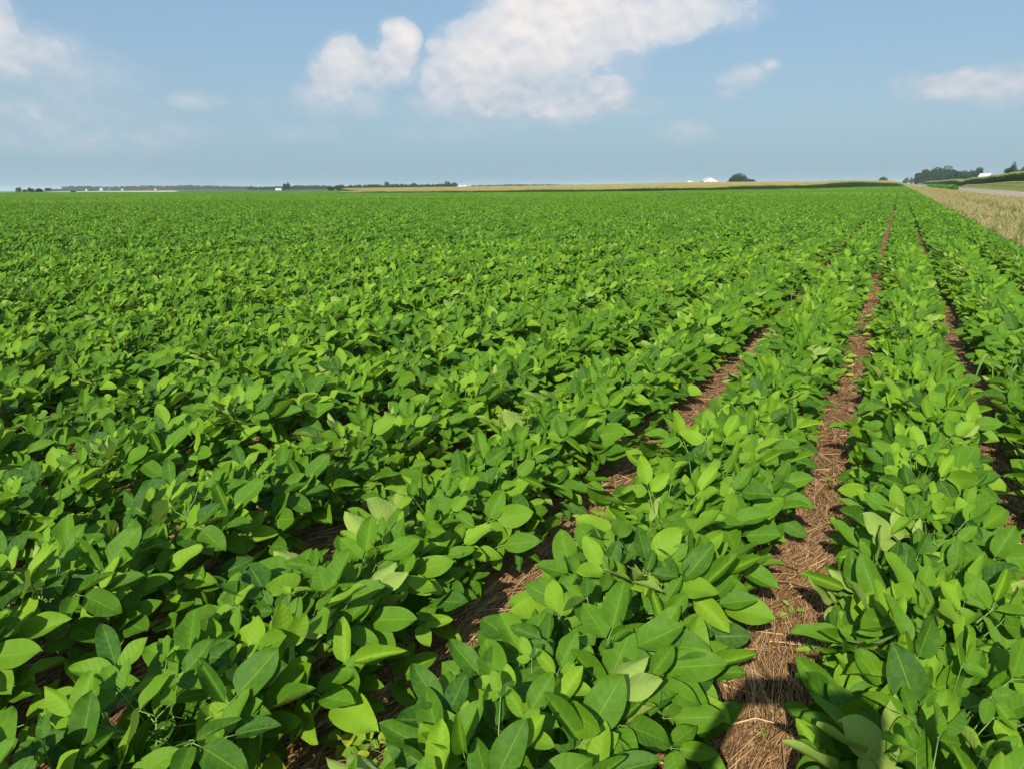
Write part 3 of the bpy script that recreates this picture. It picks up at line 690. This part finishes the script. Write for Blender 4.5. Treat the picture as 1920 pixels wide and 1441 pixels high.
# a dense clump of tall green weeds by the road
P, IX, RZ, SC = [], [], [], []
for _ in range(90): P.append((rng.uniform(6.8, 8.8), rng.uniform(172, 236), .0)); IX.append(0); RZ.append(rng.uniform(0, 6)); SC.append((1.6, 1.6, rng.uniform(1.2, 1.7)))
P = [(a_, b_, gp(a_, b_)) for a_, b_, _ in P]
ww = Acc(); r = np.random.default_rng(5); n = 260; bb = np.stack([r.uniform(-.6, .6, n), r.uniform(-.6, .6, n), r.uniform(.05, .6, n)], -1)
leaves(ww, bb, r.normal(0, 1, (n, 3)) + [0, 0, .8], r.normal(0, .5, (n, 3)) + [0, 0, 1], .22, .11, r.random(n), 2, 3, .3, .2, rng=r)
M_gw = leaf_mat("green_clump_leaf", (.07, .20, .02), (.11, .28, .02), (.16, .34, .03), None, veins=False)
tag(instancer('green_weeds', [ww.mesh('weeds', M_gw)], P, IX, RZ, SC), 'bright green weed clump between tan grass and road', 'weeds', kind='stuff')

# ------------------------------------------------------------------ corn
def corn_tile(rng, w, l, sp_row, sp_pl, hmin, hmax, lod):
    a = Acc(); xs = np.arange(sp_row / 2, w, sp_row); ys = np.arange(0, l, sp_pl)
    X, Y = np.meshgrid(xs, ys, indexing='ij'); X = X.ravel() + rng.normal(0, .03, X.size); Y = Y.ravel() + rng.normal(0, .04, Y.size); n = len(X); H = rng.uniform(hmin, hmax, n)
    b = np.stack([X, Y, 0 * X], -1); k = 2
    tubes(a, np.stack([b, b + np.stack([0 * H, 0 * H, H], -1)], 1), [.014, .008], 3, rnd=rng.random(n))
    nl = 9 if lod == 0 else 4
    for i in range(nl):
        f = (i + 1.2) / (nl + 1) if lod == 0 else .5 + .45 * (i + 1) / nl
        az = (i % 2) * math.pi + rng.normal(0, .7, n) + (1.57 if sp_row > .5 else 0); dd = np.stack([np.cos(az), np.sin(az), rng.uniform(.7, 1.3, n)], -1)
        leaves(a, b + np.stack([0 * H, 0 * H, H * f * .86], -1), dd, np.stack([-np.cos(az), -np.sin(az), 1 + 0 * az], -1), rng.uniform(.55, .8, n), .085 if lod == 0 else .13, rng.random(n), 2 if lod == 0 else 1, 4 if lod == 0 else 2, .2, rng.uniform(.35, .75, n), 0, 'blade', 0, rng)
    for i in range(3 if lod == 0 else 2):
        dd = rng.normal(0, .28, (n, 3)) + [0, 0, 1]; leaves(a, b + np.stack([0 * H, 0 * H, H * .90], -1), dd, rng.normal(0, 1, (n, 3)), .50, .09 if lod == 0 else .14, rng.random(n), 1, 2, 0, .1, 0, 'ovate', 1, rng)
    return a.mesh('corn', [M_cornleaf, M_tassel])
cn = [corn_tile(np.random.default_rng(80 + i), 3.05, 3.0, .762, .2, 1.92, 2.24, 0) for i in range(4)]
cf = [corn_tile(np.random.default_rng(90 + i), 12, 12, .762, .4, 1.85, 2.15, 1) for i in range(3)]
P, IX, RZ, SC = [], [], [], []
HA = [azel(q_, 350)[0] for q_ in (640, 1300, 1500, 1690)]
def hsc(x, y): return float(np.interp(math.atan2(x, y), HA, [.92, 1.0, 1.12, 1.36]))
# face of the far corn field: tiles along the edge polyline, three deep
for a_, b_ in zip(EDGE[:-1], EDGE[1:]):
    L_ = np.linalg.norm(b_ - a_); t_ = (b_ - a_) / L_; nrm = np.array([-t_[1], t_[0]]); nrm = nrm * np.sign(nrm @ a_); an = math.atan2(t_[1], t_[0])
    for s_ in np.arange(0, L_, 2.9):
        for dp in range(5):
            p = a_ + t_ * s_ + nrm * dp * 3.0; P.append((p[0], p[1], gp(*p))); IX.append(int(rng.integers(4))); RZ.append(an); SC.append((1, 1, hsc(*p) * rng.uniform(.95, 1.06)))
CX, CY = np.meshgrid(np.arange(-1300, 0, 12.0), np.arange(100, 1100, 12.0), indexing='ij'); CX, CY = CX.ravel(), CY.ravel()
rd = np.hypot(CX, CY); az_ = az_of(CX, CY); cs_ = corn_start(CX, CY)
ok = (az_ > EAZ[0]) & (az_ < EAZ[-1]) & (rd > cs_ + 22) & (rd < 980) & (CX + 12 < -1.0)
CZ = g(CX[ok] + 6, CY[ok] + 6)
for a_, b_, c_ in zip(CX[ok], CY[ok], CZ): P.append((a_, b_, c_)); IX.append(4 + int(rng.integers(3))); RZ.append(0); SC.append((1, 1, hsc(a_, b_) * rng.uniform(.97, 1.05)))
tag(instancer('corn_plants', cn + cf, P, IX, RZ, SC), 'field of dark green corn with golden tassels behind the soybeans', 'corn field', kind='stuff')
P, IX, RZ, SC = [], [], [], []
for y in np.arange(110, 1000, 3.0):
    xe = 22.5 + 1.2 * math.sin(y * .01)
    for x in np.arange(0, 15 if y < 360 else 6, 3.05): P.append((xe + x, y, gp(xe + x, y))); IX.append(int(rng.integers(4))); RZ.append(0); SC.append((1, 1, 1.12 * rng.uniform(.92, 1.08)))
CX, CY = np.meshgrid(np.arange(38, 90, 12.0), np.arange(130, 330, 12.0), indexing='ij'); CX, CY = CX.ravel(), CY.ravel(); CZ = g(CX + 6, CY + 6); ok = sector(CX, CY, .05)
for a_, b_, c_ in zip(CX[ok], CY[ok], CZ[ok]): P.append((a_, b_, c_)); IX.append(4 + int(rng.integers(3))); RZ.append(0); SC.append((1, 1, 1.12))
M_t2 = leaf_mat("green_tassel", (.20, .24, .07), (.28, .30, .09), (.36, .36, .13), None, veins=False, trans=.2, rough=.7, spec=.1)
cn2 = []
for me in cn + cf:
    m2 = me.copy(); m2.materials[1] = M_t2; cn2.append(m2)
tag(instancer('corn_plants', cn2, P, IX, RZ, SC), 'dark green wall of corn beyond the road on the right', 'corn field', kind='stuff')

# ------------------------------------------------------------------ trees
def tree_parts(rng, lobes, nleaf=2600, h=1.0, leaf=.045, trunk=.25):
    """unit-height tree: trunk with limbs, crown of leaf clumps over several lobes (x, y, z, r)"""
    tr, cr = Acc(), Acc()
    lo_ = np.array(lobes); paths = [[[0, 0, 0], [.01, 0, trunk * .6], [0, .01, trunk * 1.3]]]
    tubes(tr, np.array(paths), [.040, .028, .022], 7)
    limbs = np.array([[[0, 0, trunk * rng.uniform(.7, 1.2)], [l[0] * .4, l[1] * .4, (trunk + l[2]) / 2], [l[0] * .9, l[1] * .9, l[2]]] for l in lo_]); tubes(tr, limbs, [.016, .011, .005], 5)
    vol = lo_[:, 3] ** 2; idx = rng.choice(len(lo_), nleaf, p=vol / vol.sum())
    dv = unit(rng.normal(0, 1, (nleaf, 3))); rr_ = rng.uniform(.55, 1.0, nleaf) ** .5 * (1 + .13 * np.sin(dv[:, 0] * 7 + idx) * np.sin(dv[:, 1] * 6 + dv[:, 2] * 8 + idx * 2))
    c = lo_[idx, :3] + dv * (lo_[idx, 3] * rr_)[:, None] * [1, 1, .85]; c[:, 2] = np.maximum(c[:, 2], .05)
    nn = unit(dv + rng.normal(0, .45, (nleaf, 3))); d = np.cross(nn, rng.normal(0, 1, (nleaf, 3)))
    s_ = leaf * rng.uniform(.6, 1.3, nleaf); leaves(cr, c - unit(d) * s_[:, None] / 2, d, nn, s_, s_ * .8, np.clip(rng.random(nleaf) * .75 + .25 * (dv[:, 2] > 0), 0, .999), 2, 2, .3, .1, rng=rng)
    return tr.mesh('trunk', M_bark), cr.mesh('crown', M_tree)
def rand_lobes(r, n, w, z0, z1, rad):
    L_ = [(0, 0, (z0 + z1) / 2, rad * 1.25)]
    for i in range(n):
        a = r.uniform(0, 6.28); z_ = r.uniform(z0, z1); k = w * math.sqrt(max(.15, 1 - ((z_ - z0) / (z1 - z0) - .3) ** 2)); q_ = r.uniform(.3, 1)
        L_.append((math.cos(a) * k * q_, math.sin(a) * k * q_, z_, rad * r.uniform(.6, 1.05)))
    return L_
TREES = []
for i in range(6):
    r = np.random.default_rng(200 + i); w = (.34, .42, .36, .30, .46, .38)[i]
    TREES.append(tree_parts(r, rand_lobes(r, 18, w, .20, .80, .22), 5000, leaf=.050))
def conifer(seed):
    r = np.random.default_rng(seed); lob = [(0, 0, z_, .30 * (1 - z_) + .04) for z_ in np.linspace(.12, .95, 9)]; return tree_parts(r, lob + rand_lobes(r, 6, .2, .15, .5, .1), 3000, leaf=.045, trunk=.1)
TREES.append(conifer(9))
r = np.random.default_rng(77); TREES.append(tree_parts(r, [(0, 0, .52, .42), (.22, .05, .40, .30), (-.24, 0, .38, .30), (0, .2, .45, .3)] + rand_lobes(r, 12, .34, .25, .74, .17), 5200, leaf=.05, trunk=.2))
BUSH = tree_parts(np.random.default_rng(33), [(0, 0, .42, .42), (.3, .1, .38, .34), (-.32, 0, .34, .32), (.05, .2, .62, .3), (-.1, -.2, .55, .34)], 3000, leaf=.06, trunk=.15)
first = {}
def tree(px, ytop, wpx, d, lab, var, name='tree', cat='tree', grp=None, ybase=None):
    p = at(px, ytop, d); z0 = gp(p[0], p[1]); h = p[2] - z0; fe = math.sqrt(F0 ** 2 + (px - 960) ** 2)
    wm = wpx * d / fe; parts = BUSH if var == 'bush' else TREES[var]
    ext = {'bush': 1.25, 0: .90, 1: 1.05, 2: .95, 3: .84, 4: 1.12, 5: .98, 6: .62, 7: 1.02}[var]
    s_ = (wm / ext, wm / ext, h / .97); root = empty(name, (p[0], p[1], z0 - .02), (var if var != 'bush' else 2) * 1.3 + px * .37, s_)
    if var not in first: first[var] = (link('trunk', parts[0], root), link('crown', parts[1], root))
    else:
        for q_ in first[var]: c_ = q_.copy(); COL.objects.link(c_); c_.parent = root
    tag(root, lab, cat, grp); return root
GR = 'trees of the farmstead beyond the road'
tree(1734, 316.5, 37, 980, 'dark spreading tree at the roadside end of the farmstead grove', 1, grp=GR)
tree(1752, 312.5, 32, 1000, 'second dark tree of the grove, its crown rounded', 0, grp=GR)
tree(1724, 323, 18, 1060, 'low dark tree at the very edge of the grove by the road', 3, grp=GR)
tree(1783, 308.5, 38, 950, 'tallest tree in the middle of the farmstead grove', 2, grp=GR)
tree(1768, 321, 28, 930, 'lower tree filling the gap before the tallest grove tree', 4, grp=GR)
tree(1803, 320, 30, 900, 'rounded medium tree right of the tallest grove tree', 5, grp=GR)
tree(1816, 321.5, 30, 880, 'bushy lighter tree between rounded tree and airy tree', 1, grp=GR)
tree(1830, 312.5, 32, 900, 'airy flat-topped tree at the right end of the grove, by the roof', 4, grp=GR)
tree(1902, 304.5, 30, 420, 'pointed green tree rising behind the nearer corn wall', 6, grp='trees behind the right-hand corn')
tree(1893, 313, 20, 425, 'small low tree on the left of the pointed one', 3, grp='trees behind the right-hand corn')
tree(1922, 308, 26, 430, 'broad dark tree cut off by the right edge of the picture', 0, grp='trees behind the right-hand corn')
tree(1657, 329.5, 18, 1100, 'hazy round tree alone above the corn near the road', 7, grp='hazy trees where the road vanishes')
tree(1699, 332.5, 10, 1600, 'hazy blue tree on the left of the pair at the road end', 0, grp='hazy trees where the road vanishes')
tree(1711, 331.5, 10, 1500, 'hazy blue tree on the right of the pair at the road end', 2, grp='hazy trees where the road vanishes')
tree(1386, 322.5, 34, 860, 'big dark round-crowned tree beside the white barn', 7, grp=None)
tree(1373, 333, 16, 850, 'small dark shrubby tree at the foot of the big round tree, barn side', 0)
tree(1401, 334, 24, 855, 'low dark hedge-like tree just right of the big round tree', 'bush', 'bush', 'bush')
tree(1410, 334.5, 16, 858, 'end bush of the low hedge right of the big tree', 'bush', 'bush', 'bush')
tree(72, 352.2, 17, 545, 'dark rounded bush on the edge of the stubble field', 'bush', 'bush', 'bush')
tree(58, 351.3, 15, 600, 'paler green tree touching the dark bush on its left', 4)
tree(34, 350.8, 12, 900, 'bluish tree at the far left end of the horizon', 1)
tree(46, 354.5, 10, 900, 'low bluish bush between the far left tree and the green one', 'bush', 'bush', 'bush')
tree(90, 352.4, 13, 1100, 'small bluish tree right of the dark bush', 5)
tree(137, 357.6, 12, 560, 'low green bush standing in the pale stubble', 'bush', 'bush', 'bush')
tree(533, 343.5, 9, 1000, 'left one of two trees beside the white trailer', 3)
tree(540, 341, 11, 1000, 'taller tree just right of the white trailer', 2)
tree(637, 344.8, 22, 700, 'rounded dark green bush, larger of two before the far wood', 'bush', 'bush', 'bush')
tree(620, 349, 16, 700, 'lower green bush left of the rounded dark one', 'bush', 'bush', 'bush')
tree(839, 339.3, 14, 1100, 'tall dark crown at the right end of the far wood', 1)
tree(852, 341.7, 16, 1100, 'last dark tree of the far wood, next to white silos', 4)
tree(778, 342.6, 14, 1100, 'rounded crown standing out halfway along the far wood', 0)
tree(724, 341, 10, 1120, 'small peak crown standing out on the left of the far wood', 5)
tree(924, 348.2, 7, 900, 'tiny dark bush on the corn horizon, nearer the silos', 'bush', 'bush', 'bush')
tree(975, 346.8, 7, 900, 'tiny dark bush on the corn horizon, farther from the silos', 'bush', 'bush', 'bush')

# far woods that read as one hazy mass
joined = []
for i in range(5):
    me = TREES[i][1]; joined.append(me)
def wood(name, x0, x1, ytops, d, lab, wpx=11, seed=0, depth=60):
    r = np.random.default_rng(seed); P, IX, RZ, SC = [], [], [], []
    for px in np.arange(x0, x1, wpx * .42):
        f = (px - x0) / (x1 - x0); yt = np.interp(f, np.linspace(0, 1, len(ytops)), ytops) + r.uniform(-.2, 1.5); dd = d + r.uniform(-depth, depth)
        p = at(px, yt, dd); z0 = gp(p[0], p[1]) - .4; h = max(3.0, p[2] - z0); w = r.uniform(.8, 1.25) * wpx * dd / F0
        P.append((p[0], p[1], z0 - h * .10)); IX.append(int(r.integers(5))); RZ.append(r.uniform(0, 6.28)); SC.append((w, w, h * 1.12))
    tag(instancer(name, joined, P, IX, RZ, SC), lab, 'wood', kind='stuff')
wood('far_woods', 120, 480, [348.3, 347.6, 348.2, 348.0, 346.6, 347.4, 346.0, 347.4, 347.8, 348.6], 2600, 'long blue-grey wood along the far left horizon', 9, 1)
wood('far_woods', 95, 122, [353.5, 352.5], 2700, 'low faint wood at the left end of the long blue wood', 7, 2)
wood('far_woods', 470, 660, [349.5, 349, 348, 347.3, 345.8, 347, 347.6, 348], 1600, 'middle stretch of green-grey wood behind the white trailer', 9, 3)
wood('far_woods', 655, 852, [345.8, 345.2, 344.4, 344.8, 343.4, 344.2, 345, 344, 343.4, 342], 1150, 'nearer dark wood ending beside the white silos', 9, 4)
wood('far_woods', 885, 1200, [346.2, 346, 344.3, 344.8, 344.6, 345.6, 345.6, 344.9, 344.2, 345], 2700, 'faint blue line of wood above the golden corn', 7, 5)
wood('far_woods', 1440, 1478, [340.2, 339.2, 340.2], 2600, 'faint low wood right of the big round tree', 6, 6)
wood('far_woods', 1546, 1578, [338.6, 338.0, 338.2], 2000, 'faint wood tops left of the lone hazy tree', 5, 7)

# ------------------------------------------------------------------ buildings
def place(px, d, ybase=None):
    p = at(px, 345, d); z = gp(p[0], p[1]); return np.array([p[0], p[1], z]), az_of(p[0], p[1])
def gable_house(name, px, d, w, l, eave, ridge, lab, cat, roofmat, turn=0.0, wins=2, door=True, lean=0.0):
    """gable end faces the viewer, turned by `turn`"""
    p, a = place(px, d); root = empty(name, p, -a + turn)
    wl = Acc(); v = [(-w/2, -l/2, -1), (w/2, -l/2, -1), (w/2, -l/2, eave), (0, -l/2, ridge), (-w/2, -l/2, eave), (-w/2, l/2, -1), (w/2, l/2, -1), (w/2, l/2, eave), (0, l/2, ridge), (-w/2, l/2, eave)]
    wl.add(v, [[0, 1, 2, 4], [1, 6, 7, 2], [6, 5, 9, 7], [5, 0, 4, 9]], [[4, 2, 3], [7, 9, 8]]); link('wall', wl.mesh('wall', M_white, False), root)
    rf = Acc(); o_ = .45; sl = (ridge - eave) / (w / 2)
    for s_ in (-1, 1):
        q_ = np.array([(0, -l/2 - o_, ridge + .02), (s_ * (w/2 + o_), -l/2 - o_, eave - o_ * sl + .02), (s_ * (w/2 + o_), l/2 + o_, eave - o_ * sl + .02), (0, l/2 + o_, ridge + .02)], float)
        rf.add(np.concatenate([q_, q_ + [0, 0, .16]]), [[0, 1, 2, 3], [4, 7, 6, 5], [0, 4, 5, 1], [1, 5, 6, 2], [2, 6, 7, 3], [3, 7, 4, 0]])
    link('roof', rf.mesh('roof', roofmat, False), root)
    for i in range(wins):
        wx = (i - (wins - 1) / 2) * w / (wins + .5); f_ = Acc(); box(f_, (wx, -l/2 - .03, eave * .72), (1.1, .1, 1.5)); fo = link('window', f_.mesh('window', M_white, False), root)
        g_ = Acc(); box(g_, (wx, -l/2 - .07, eave * .72), (.8, .06, 1.2)); link('pane', g_.mesh('pane', M_glass, False), fo)
    if door: f_ = Acc(); box(f_, (0, -l/2 - .04, 1.1), (w * .22, .1, 2.2)); link('door', f_.mesh('door', M_roofd, False), root)
    tag(root, lab, cat); return root
gable_house('barn', 1329, 845, 14, 18, 4.0, 7.5, 'white gabled barn with two small windows behind the corn', 'barn', M_roofw, R(10))
gable_house('farm_shed', 1360, 860, 5.5, 6, 2.7, 3.9, 'little white shed between the barn and the big dark tree', 'shed', M_roofw, 0, 1)
gable_house('farmhouse', 1846, 430, 4.6, 4.6, 2.4, 4.9, 'white low building with a pale sloping roof right of the grove', 'building', M_roofw, R(58), 2)
gable_house('house', 188, 2300, 8, 8, 4.5, 8.5, 'tiny white gabled house in front of the long blue wood', 'house', M_roofd, 0, 2)
gable_house('farm_shed', 161, 2300, 4, 5, 2.4, 4, 'tiny white shed left of the distant gabled house', 'shed', M_roofw, R(40), 1)
gable_house('farm_shed', 228, 2300, 5, 4, 2.4, 4, 'tiny white shed right of the distant tower', 'shed', M_roofw, R(80), 1)
gable_house('farm_shed', 290, 2300, 5, 4, 2.4, 4, 'tiny white shed farthest right before the blue wood', 'shed', M_roofw, R(80), 1)
gable_house('farm_shed', 868, 1080, 11, 7, 2.6, 4.0, 'long white shed at the right end of the far wood', 'shed', M_roofw, R(85), 3)
# white trailer in the field
p, a = place(521, 900); root = empty('trailer', p, -a)
b_ = Acc(); box(b_, (0, 0, 1.9), (6.4, 2.4, 2.1)); link('body', b_.mesh('body', M_white, False), root)
for s_ in (-1.9, 1.9):
    w_ = Acc(); tubes(w_, np.array([[[s_, -1.25, .5], [s_, -.95, .5]]]), [.5, .5], 14); tubes(w_, np.array([[[s_, -1.26, .5], [s_, -1.25, .5]]]), [.01, .5], 14); link('wheel', w_.mesh('wheel', M_roofd), root)
b_ = Acc(); box(b_, (0, 0, .78), (6.0, 1.2, .12)); link('chassis', b_.mesh('chassis', M_roofd, False), root)
tag(root, 'small white trailer parked beyond the left bean field', 'trailer')
def silo(px, d, r_, h, dome, lab):
    p, _ = place(px, d); root = empty('grain_bin', p); b_ = Acc(); z_ = np.linspace(0, h, 13); tubes(b_, np.array([[[0, 0, k_] for k_ in z_]]), r_ * (1 + .008 * (np.arange(13) % 2)), 28); link('wall', b_.mesh('wall', M_steel), root)
    c_ = Acc(); k_ = np.linspace(0, 1, 7); tubes(c_, np.array([[[0, 0, h + dome * math.sin(u * 1.57)] for u in k_]]), (r_ + .15) * np.cos(k_ * 1.53), 28); link('roof', c_.mesh('roof', M_white), root)
    d_ = Acc(); box(d_, (0, -r_ - .02, 1.1), (1.0, .1, 2.1)); link('door', d_.mesh('door', M_roofd, False), root); tag(root, lab, 'grain bin', 'grain bins on the far farms')
silo(1293, 850, 2.6, 2.9, 1.7, 'squat pale grain bin with a domed roof left of the barn')
silo(1300, 856, 1.7, 2.2, 1.2, 'smaller grain bin tucked against the squat domed one')
silo(873, 1080, 2.4, 3.4, 1.2, 'pale silo standing right of the long white shed')
silo(862, 1085, 2.2, 3.2, 1.2, 'pale silo next to the last tree of the far wood')
# lattice mast on the left horizon
p, a = place(203, 2350); root = empty('radio_mast', p); b_ = Acc()
for s_ in range(3):
    an = s_ * 2.094; tubes(b_, np.array([[[math.cos(an) * 1.6, math.sin(an) * 1.6, 0], [math.cos(an) * .35, math.sin(an) * .35, 20]]]), [.22, .16], 5)
link('tower', b_.mesh('tower', M_steel), root); b_ = Acc(); tubes(b_, np.array([[[0, 0, 18.6], [0, 0, 18.8], [0, 0, 20.4], [0, 0, 20.8]]]), [.1, 1.5, 1.5, .1], 12); link('tank', b_.mesh('tank', M_roofd), root)
tag(root, 'thin grey tower poking above the blue wood on the left', 'tower')

# ------------------------------------------------------------------ poles, marker
def pole(px, ytop, d, lab):
    p = at(px, ytop, d); z0 = gp(p[0], p[1]); h = p[2] - z0; root = empty('utility_pole', (p[0], p[1], z0)); a_ = Acc(); tubes(a_, np.array([[[0, 0, -.1], [0, 0, h]]]), [.17, .12], 8); link('pole', a_.mesh('pole', M_wood), root)
    a_ = Acc(); box(a_, (0, 0, h - .6), (2.4, .12, .14)); ca = link('crossarm', a_.mesh('crossarm', M_wood, False), root)
    a_ = Acc()
    for s_ in (-1.1, -.4, .4, 1.1): tubes(a_, np.array([[[s_, 0, h - .53], [s_, 0, h - .30]]]), [.06, .04], 6)
    link('insulator', a_.mesh('insulator', M_steel), ca)
    tag(root, lab, 'utility pole', 'utility poles along the road')
pole(1712.6, 332.3, 1200, 'nearest wooden utility pole, tallest by the grove edge'); pole(1708, 334.0, 1500, 'second wooden utility pole along the road'); pole(1704.5, 335.2, 1850, 'farthest wooden utility pole where the road vanishes')
p = at(1767, 351, 400); z0 = gp(p[0], p[1]); root = empty('marker_post', (p[0], p[1], z0 + .1)); M_yel = plain("yellow_marker", (.75, .50, .10), .5, .1)
a_ = Acc(); tubes(a_, np.array([[[0, 0, 0], [0, 0, .75], [0, 0, .76]]]), [.16, .16, .02], 10); link('post', a_.mesh('post', M_yel), root)
a_ = Acc(); tubes(a_, np.array([[[0, 0, .76], [0, 0, .80], [0, 0, 1.04], [0, 0, 1.08]]]), [.05, .2, .18, .02], 10); link('cap', a_.mesh('cap', plain("pale_marker_cap", (.7, .62, .45), .5, .1)), root)
tag(root, 'small yellow marker post beside the road', 'marker post')
p = at(1774, 352.3, 396); root = empty('drain_cover', (p[0], p[1], gp(p[0], p[1]) + .05)); a_ = Acc()
box(a_, (0, 0, .12), (.9, .7, .24)); link('rim', a_.mesh('rim', M_wood, False), root); a_ = Acc(); box(a_, (0, 0, .262), (.7, .5, .04)); link('lid', a_.mesh('lid', M_roofd, False), root)
tag(root, 'low brown box on the verge beside the yellow marker', 'box')

# ------------------------------------------------------------------ the photographer, whose shadow lies on the straw
def skin_body(name, pts, edges, mat, root=0, lv=2):
    me = bpy.data.meshes.new(name); me.from_pydata([p_[:3] for p_ in pts], edges, []); me.materials.append(mat)
    o = bpy.data.objects.new(name, me); COL.objects.link(o); sk = o.modifiers.new('skin', 'SKIN')
    for i, p_ in enumerate(pts):
        sv = me.skin_vertices[0].data[i]; sv.radius = (p_[3], p_[4] if len(p_) > 4 else p_[3]); sv.use_root = (i == root)
    sb = o.modifiers.new('sub', 'SUBSURF'); sb.levels = lv; sb.render_levels = lv; sk.use_smooth_shade = True; return o
M_skin = plain("skin", (.50, .32, .24), .5, .08); M_shirt = plain("blue_shirt", (.10, .18, .34), .85, .12); M_jean = plain("denim", (.07, .10, .17), .85, .15); M_hair = plain("brown_hair", (.08, .05, .03), .7, .2, 20); M_shoe = plain("boots", (.12, .08, .05), .7, .2)
yaw = R(26.7)                                               # faces where the camera looks
bx, by = .25, -.35
KP = .94; CH = CAMH / KP
cl = rotz(-yaw) @ np.array([-bx, -by, 0]) / KP                  # the camera in the body's own frame
PB = [(0, 0, .95, .135, .10), (0, 0, 1.12, .13, .095), (0, 0, 1.30, .155, .105), (0, .0, 1.43, .13, .08), (0, .01, 1.50, .055, .055), (0, .02, 1.56, .055, .06), (0, .03, 1.64, .075, .092), (0, .03, 1.72, .06, .075)]
E = [(0, 1), (1, 2), (2, 3), (3, 4), (4, 5), (5, 6), (6, 7)]
for s_ in (-1, 1):
    i0 = len(PB); hx, hy = cl[0] + .055 + s_ * .085, cl[1] - .03
    el_ = (-.47, .08, 1.20) if s_ < 0 else (.25, .12, 1.12)
    PB += [(s_ * .19, 0, 1.42, .058), (s_ * .19 * .5 + el_[0] * .5, el_[1] * .5, (1.42 + el_[2]) / 2, .050), (*el_, .042), (el_[0] * .4 + hx * .6, el_[1] * .4 + hy * .6 - .01, el_[2] * .4 + (CH - .04) * .6, .034), (hx + s_ * .02, hy - .01, CH - .045, .025), (hx + s_ * .012, hy, CH - .015, .030, .018)]
    E += [(3, i0), (i0, i0 + 1), (i0 + 1, i0 + 2), (i0 + 2, i0 + 3), (i0 + 3, i0 + 4), (i0 + 4, i0 + 5)]
    b0 = i0 + 5
    for f_ in range(5):                                    # four fingers behind the phone and a thumb in front
        zf = CH - .038 + f_ * .017 if f_ < 4 else CH - .025; j0 = len(PB); yy = (hy + .004, hy + .008) if f_ < 4 else (hy - .016, hy - .018)
        PB += [(hx - s_ * .004, yy[0] - .004, zf, .0085), (hx - s_ * .022, yy[1], zf + .002, .008), (hx - s_ * .038, yy[1], zf + .003, .0065)]; E += [(b0, j0), (j0, j0 + 1), (j0 + 1, j0 + 2)]
    l0 = len(PB); PB += [(s_ * .09, 0, .88, .092), (s_ * .10, .02, .50, .062), (s_ * .11, -.01, .12, .042), (s_ * .11, .0, .05, .045, .04), (s_ * .12, .13, .035, .042, .03)]
    E += [(0, l0), (l0, l0 + 1), (l0 + 1, l0 + 2), (l0 + 2, l0 + 3), (l0 + 3, l0 + 4)]
person = skin_body('person', PB, E, M_skin)
person.scale = (KP, KP, KP); person.location = (bx, by, 0); person.rotation_euler = (0, 0, yaw)
tag(person, 'person in blue shirt and jeans holding a phone up with both hands', 'person')
sh = skin_body('shirt', [(0, 0, .93, .155, .12), (0, 0, 1.12, .145, .11), (0, 0, 1.30, .17, .12), (0, 0, 1.43, .145, .095), (-.19, 0, 1.42, .075), (-.34, .045, 1.30, .065), (.19, 0, 1.42, .075), (.22, .065, 1.25, .065)], [(0, 1), (1, 2), (2, 3), (3, 4), (4, 5), (3, 6), (6, 7)], M_shirt); sh.parent = person
jn = skin_body('jeans', [(0, 0, .95, .145, .115), (-.09, 0, .86, .105), (-.10, .02, .50, .075), (-.11, -.01, .10, .062), (.09, 0, .86, .105), (.10, .02, .50, .075), (.11, -.01, .10, .062)], [(0, 1), (1, 2), (2, 3), (0, 4), (4, 5), (5, 6)], M_jean); jn.parent = person
hr = skin_body('hair', [(0, .005, 1.66, .085, .095), (0, .01, 1.745, .072, .085)], [(0, 1)], M_hair); hr.parent = person
for s_ in (-1, 1):
    b_ = skin_body('boot', [(s_ * .11, -.02, .07, .055, .055), (s_ * .112, .05, .045, .050, .04), (s_ * .12, .16, .035, .046, .032)], [(0, 1), (1, 2)], M_shoe); b_.parent = person
    e_ = Acc(); tubes(e_, np.array([[[s_ * .030, .118, 1.655], [s_ * .030, .125, 1.655]]]), [.012, .004], 10); link('eye', e_.mesh('eye', M_hair), person)
n_ = skin_body('nose', [(0, .110, 1.655, .010), (0, .132, 1.62, .014)], [(0, 1)], M_skin); n_.parent = person
n_ = skin_body('mouth', [(-.022, .112, 1.587, .006), (0, .117, 1.585, .008), (.022, .112, 1.587, .006)], [(0, 1), (1, 2)], plain("lips", (.40, .18, .15), .5, .05)); n_.parent = person
ph = empty('smartphone', (0, 0, 0)); ph.matrix_world = cam.matrix_world.copy()
b_ = Acc(); box(b_, (0.055, -.01, .030), (.158, .076, .008)); link('body', b_.mesh('body', M_glass, False), ph)
b_ = Acc(); box(b_, (0.055, -.01, .0352), (.148, .068, .0012)); link('screen', b_.mesh('screen', plain("phone_screen", (.02, .02, .02), .1, .05), False), ph)
tag(ph, 'black smartphone held sideways in both hands of the photographer', 'phone')

# ------------------------------------------------------------------ humid summer air
a_ = Acc(); box(a_, (0, 0, 0), (1, 1, 1)); hz = link('haze', None or a_.mesh('haze', None or plain('tmp', (1, 1, 1))))
hz.data.materials.clear(); m = bpy.data.materials.new('humid_air'); m.use_nodes = True; t = NT(m.node_tree); t.n.clear(); o = t.n.new('ShaderNodeOutputMaterial')
pv = t.n.new('ShaderNodeVolumePrincipled'); pv.inputs['Color'].default_value = (.80, .90, 1.0, 1); pv.inputs['Density'].default_value = .00011; pv.inputs['Anisotropy'].default_value = 0.0
t.l.new(pv.outputs[0], o.inputs['Volume']); hz.data.materials.append(m)
zlo, zhi = min(float(GZ.min()), -3) - 1.0, 34.0
hz.scale = (19000, 19000, zhi - zlo); hz.location = (0, 0, (zhi + zlo) / 2); tag(hz, None, None, kind='stuff')
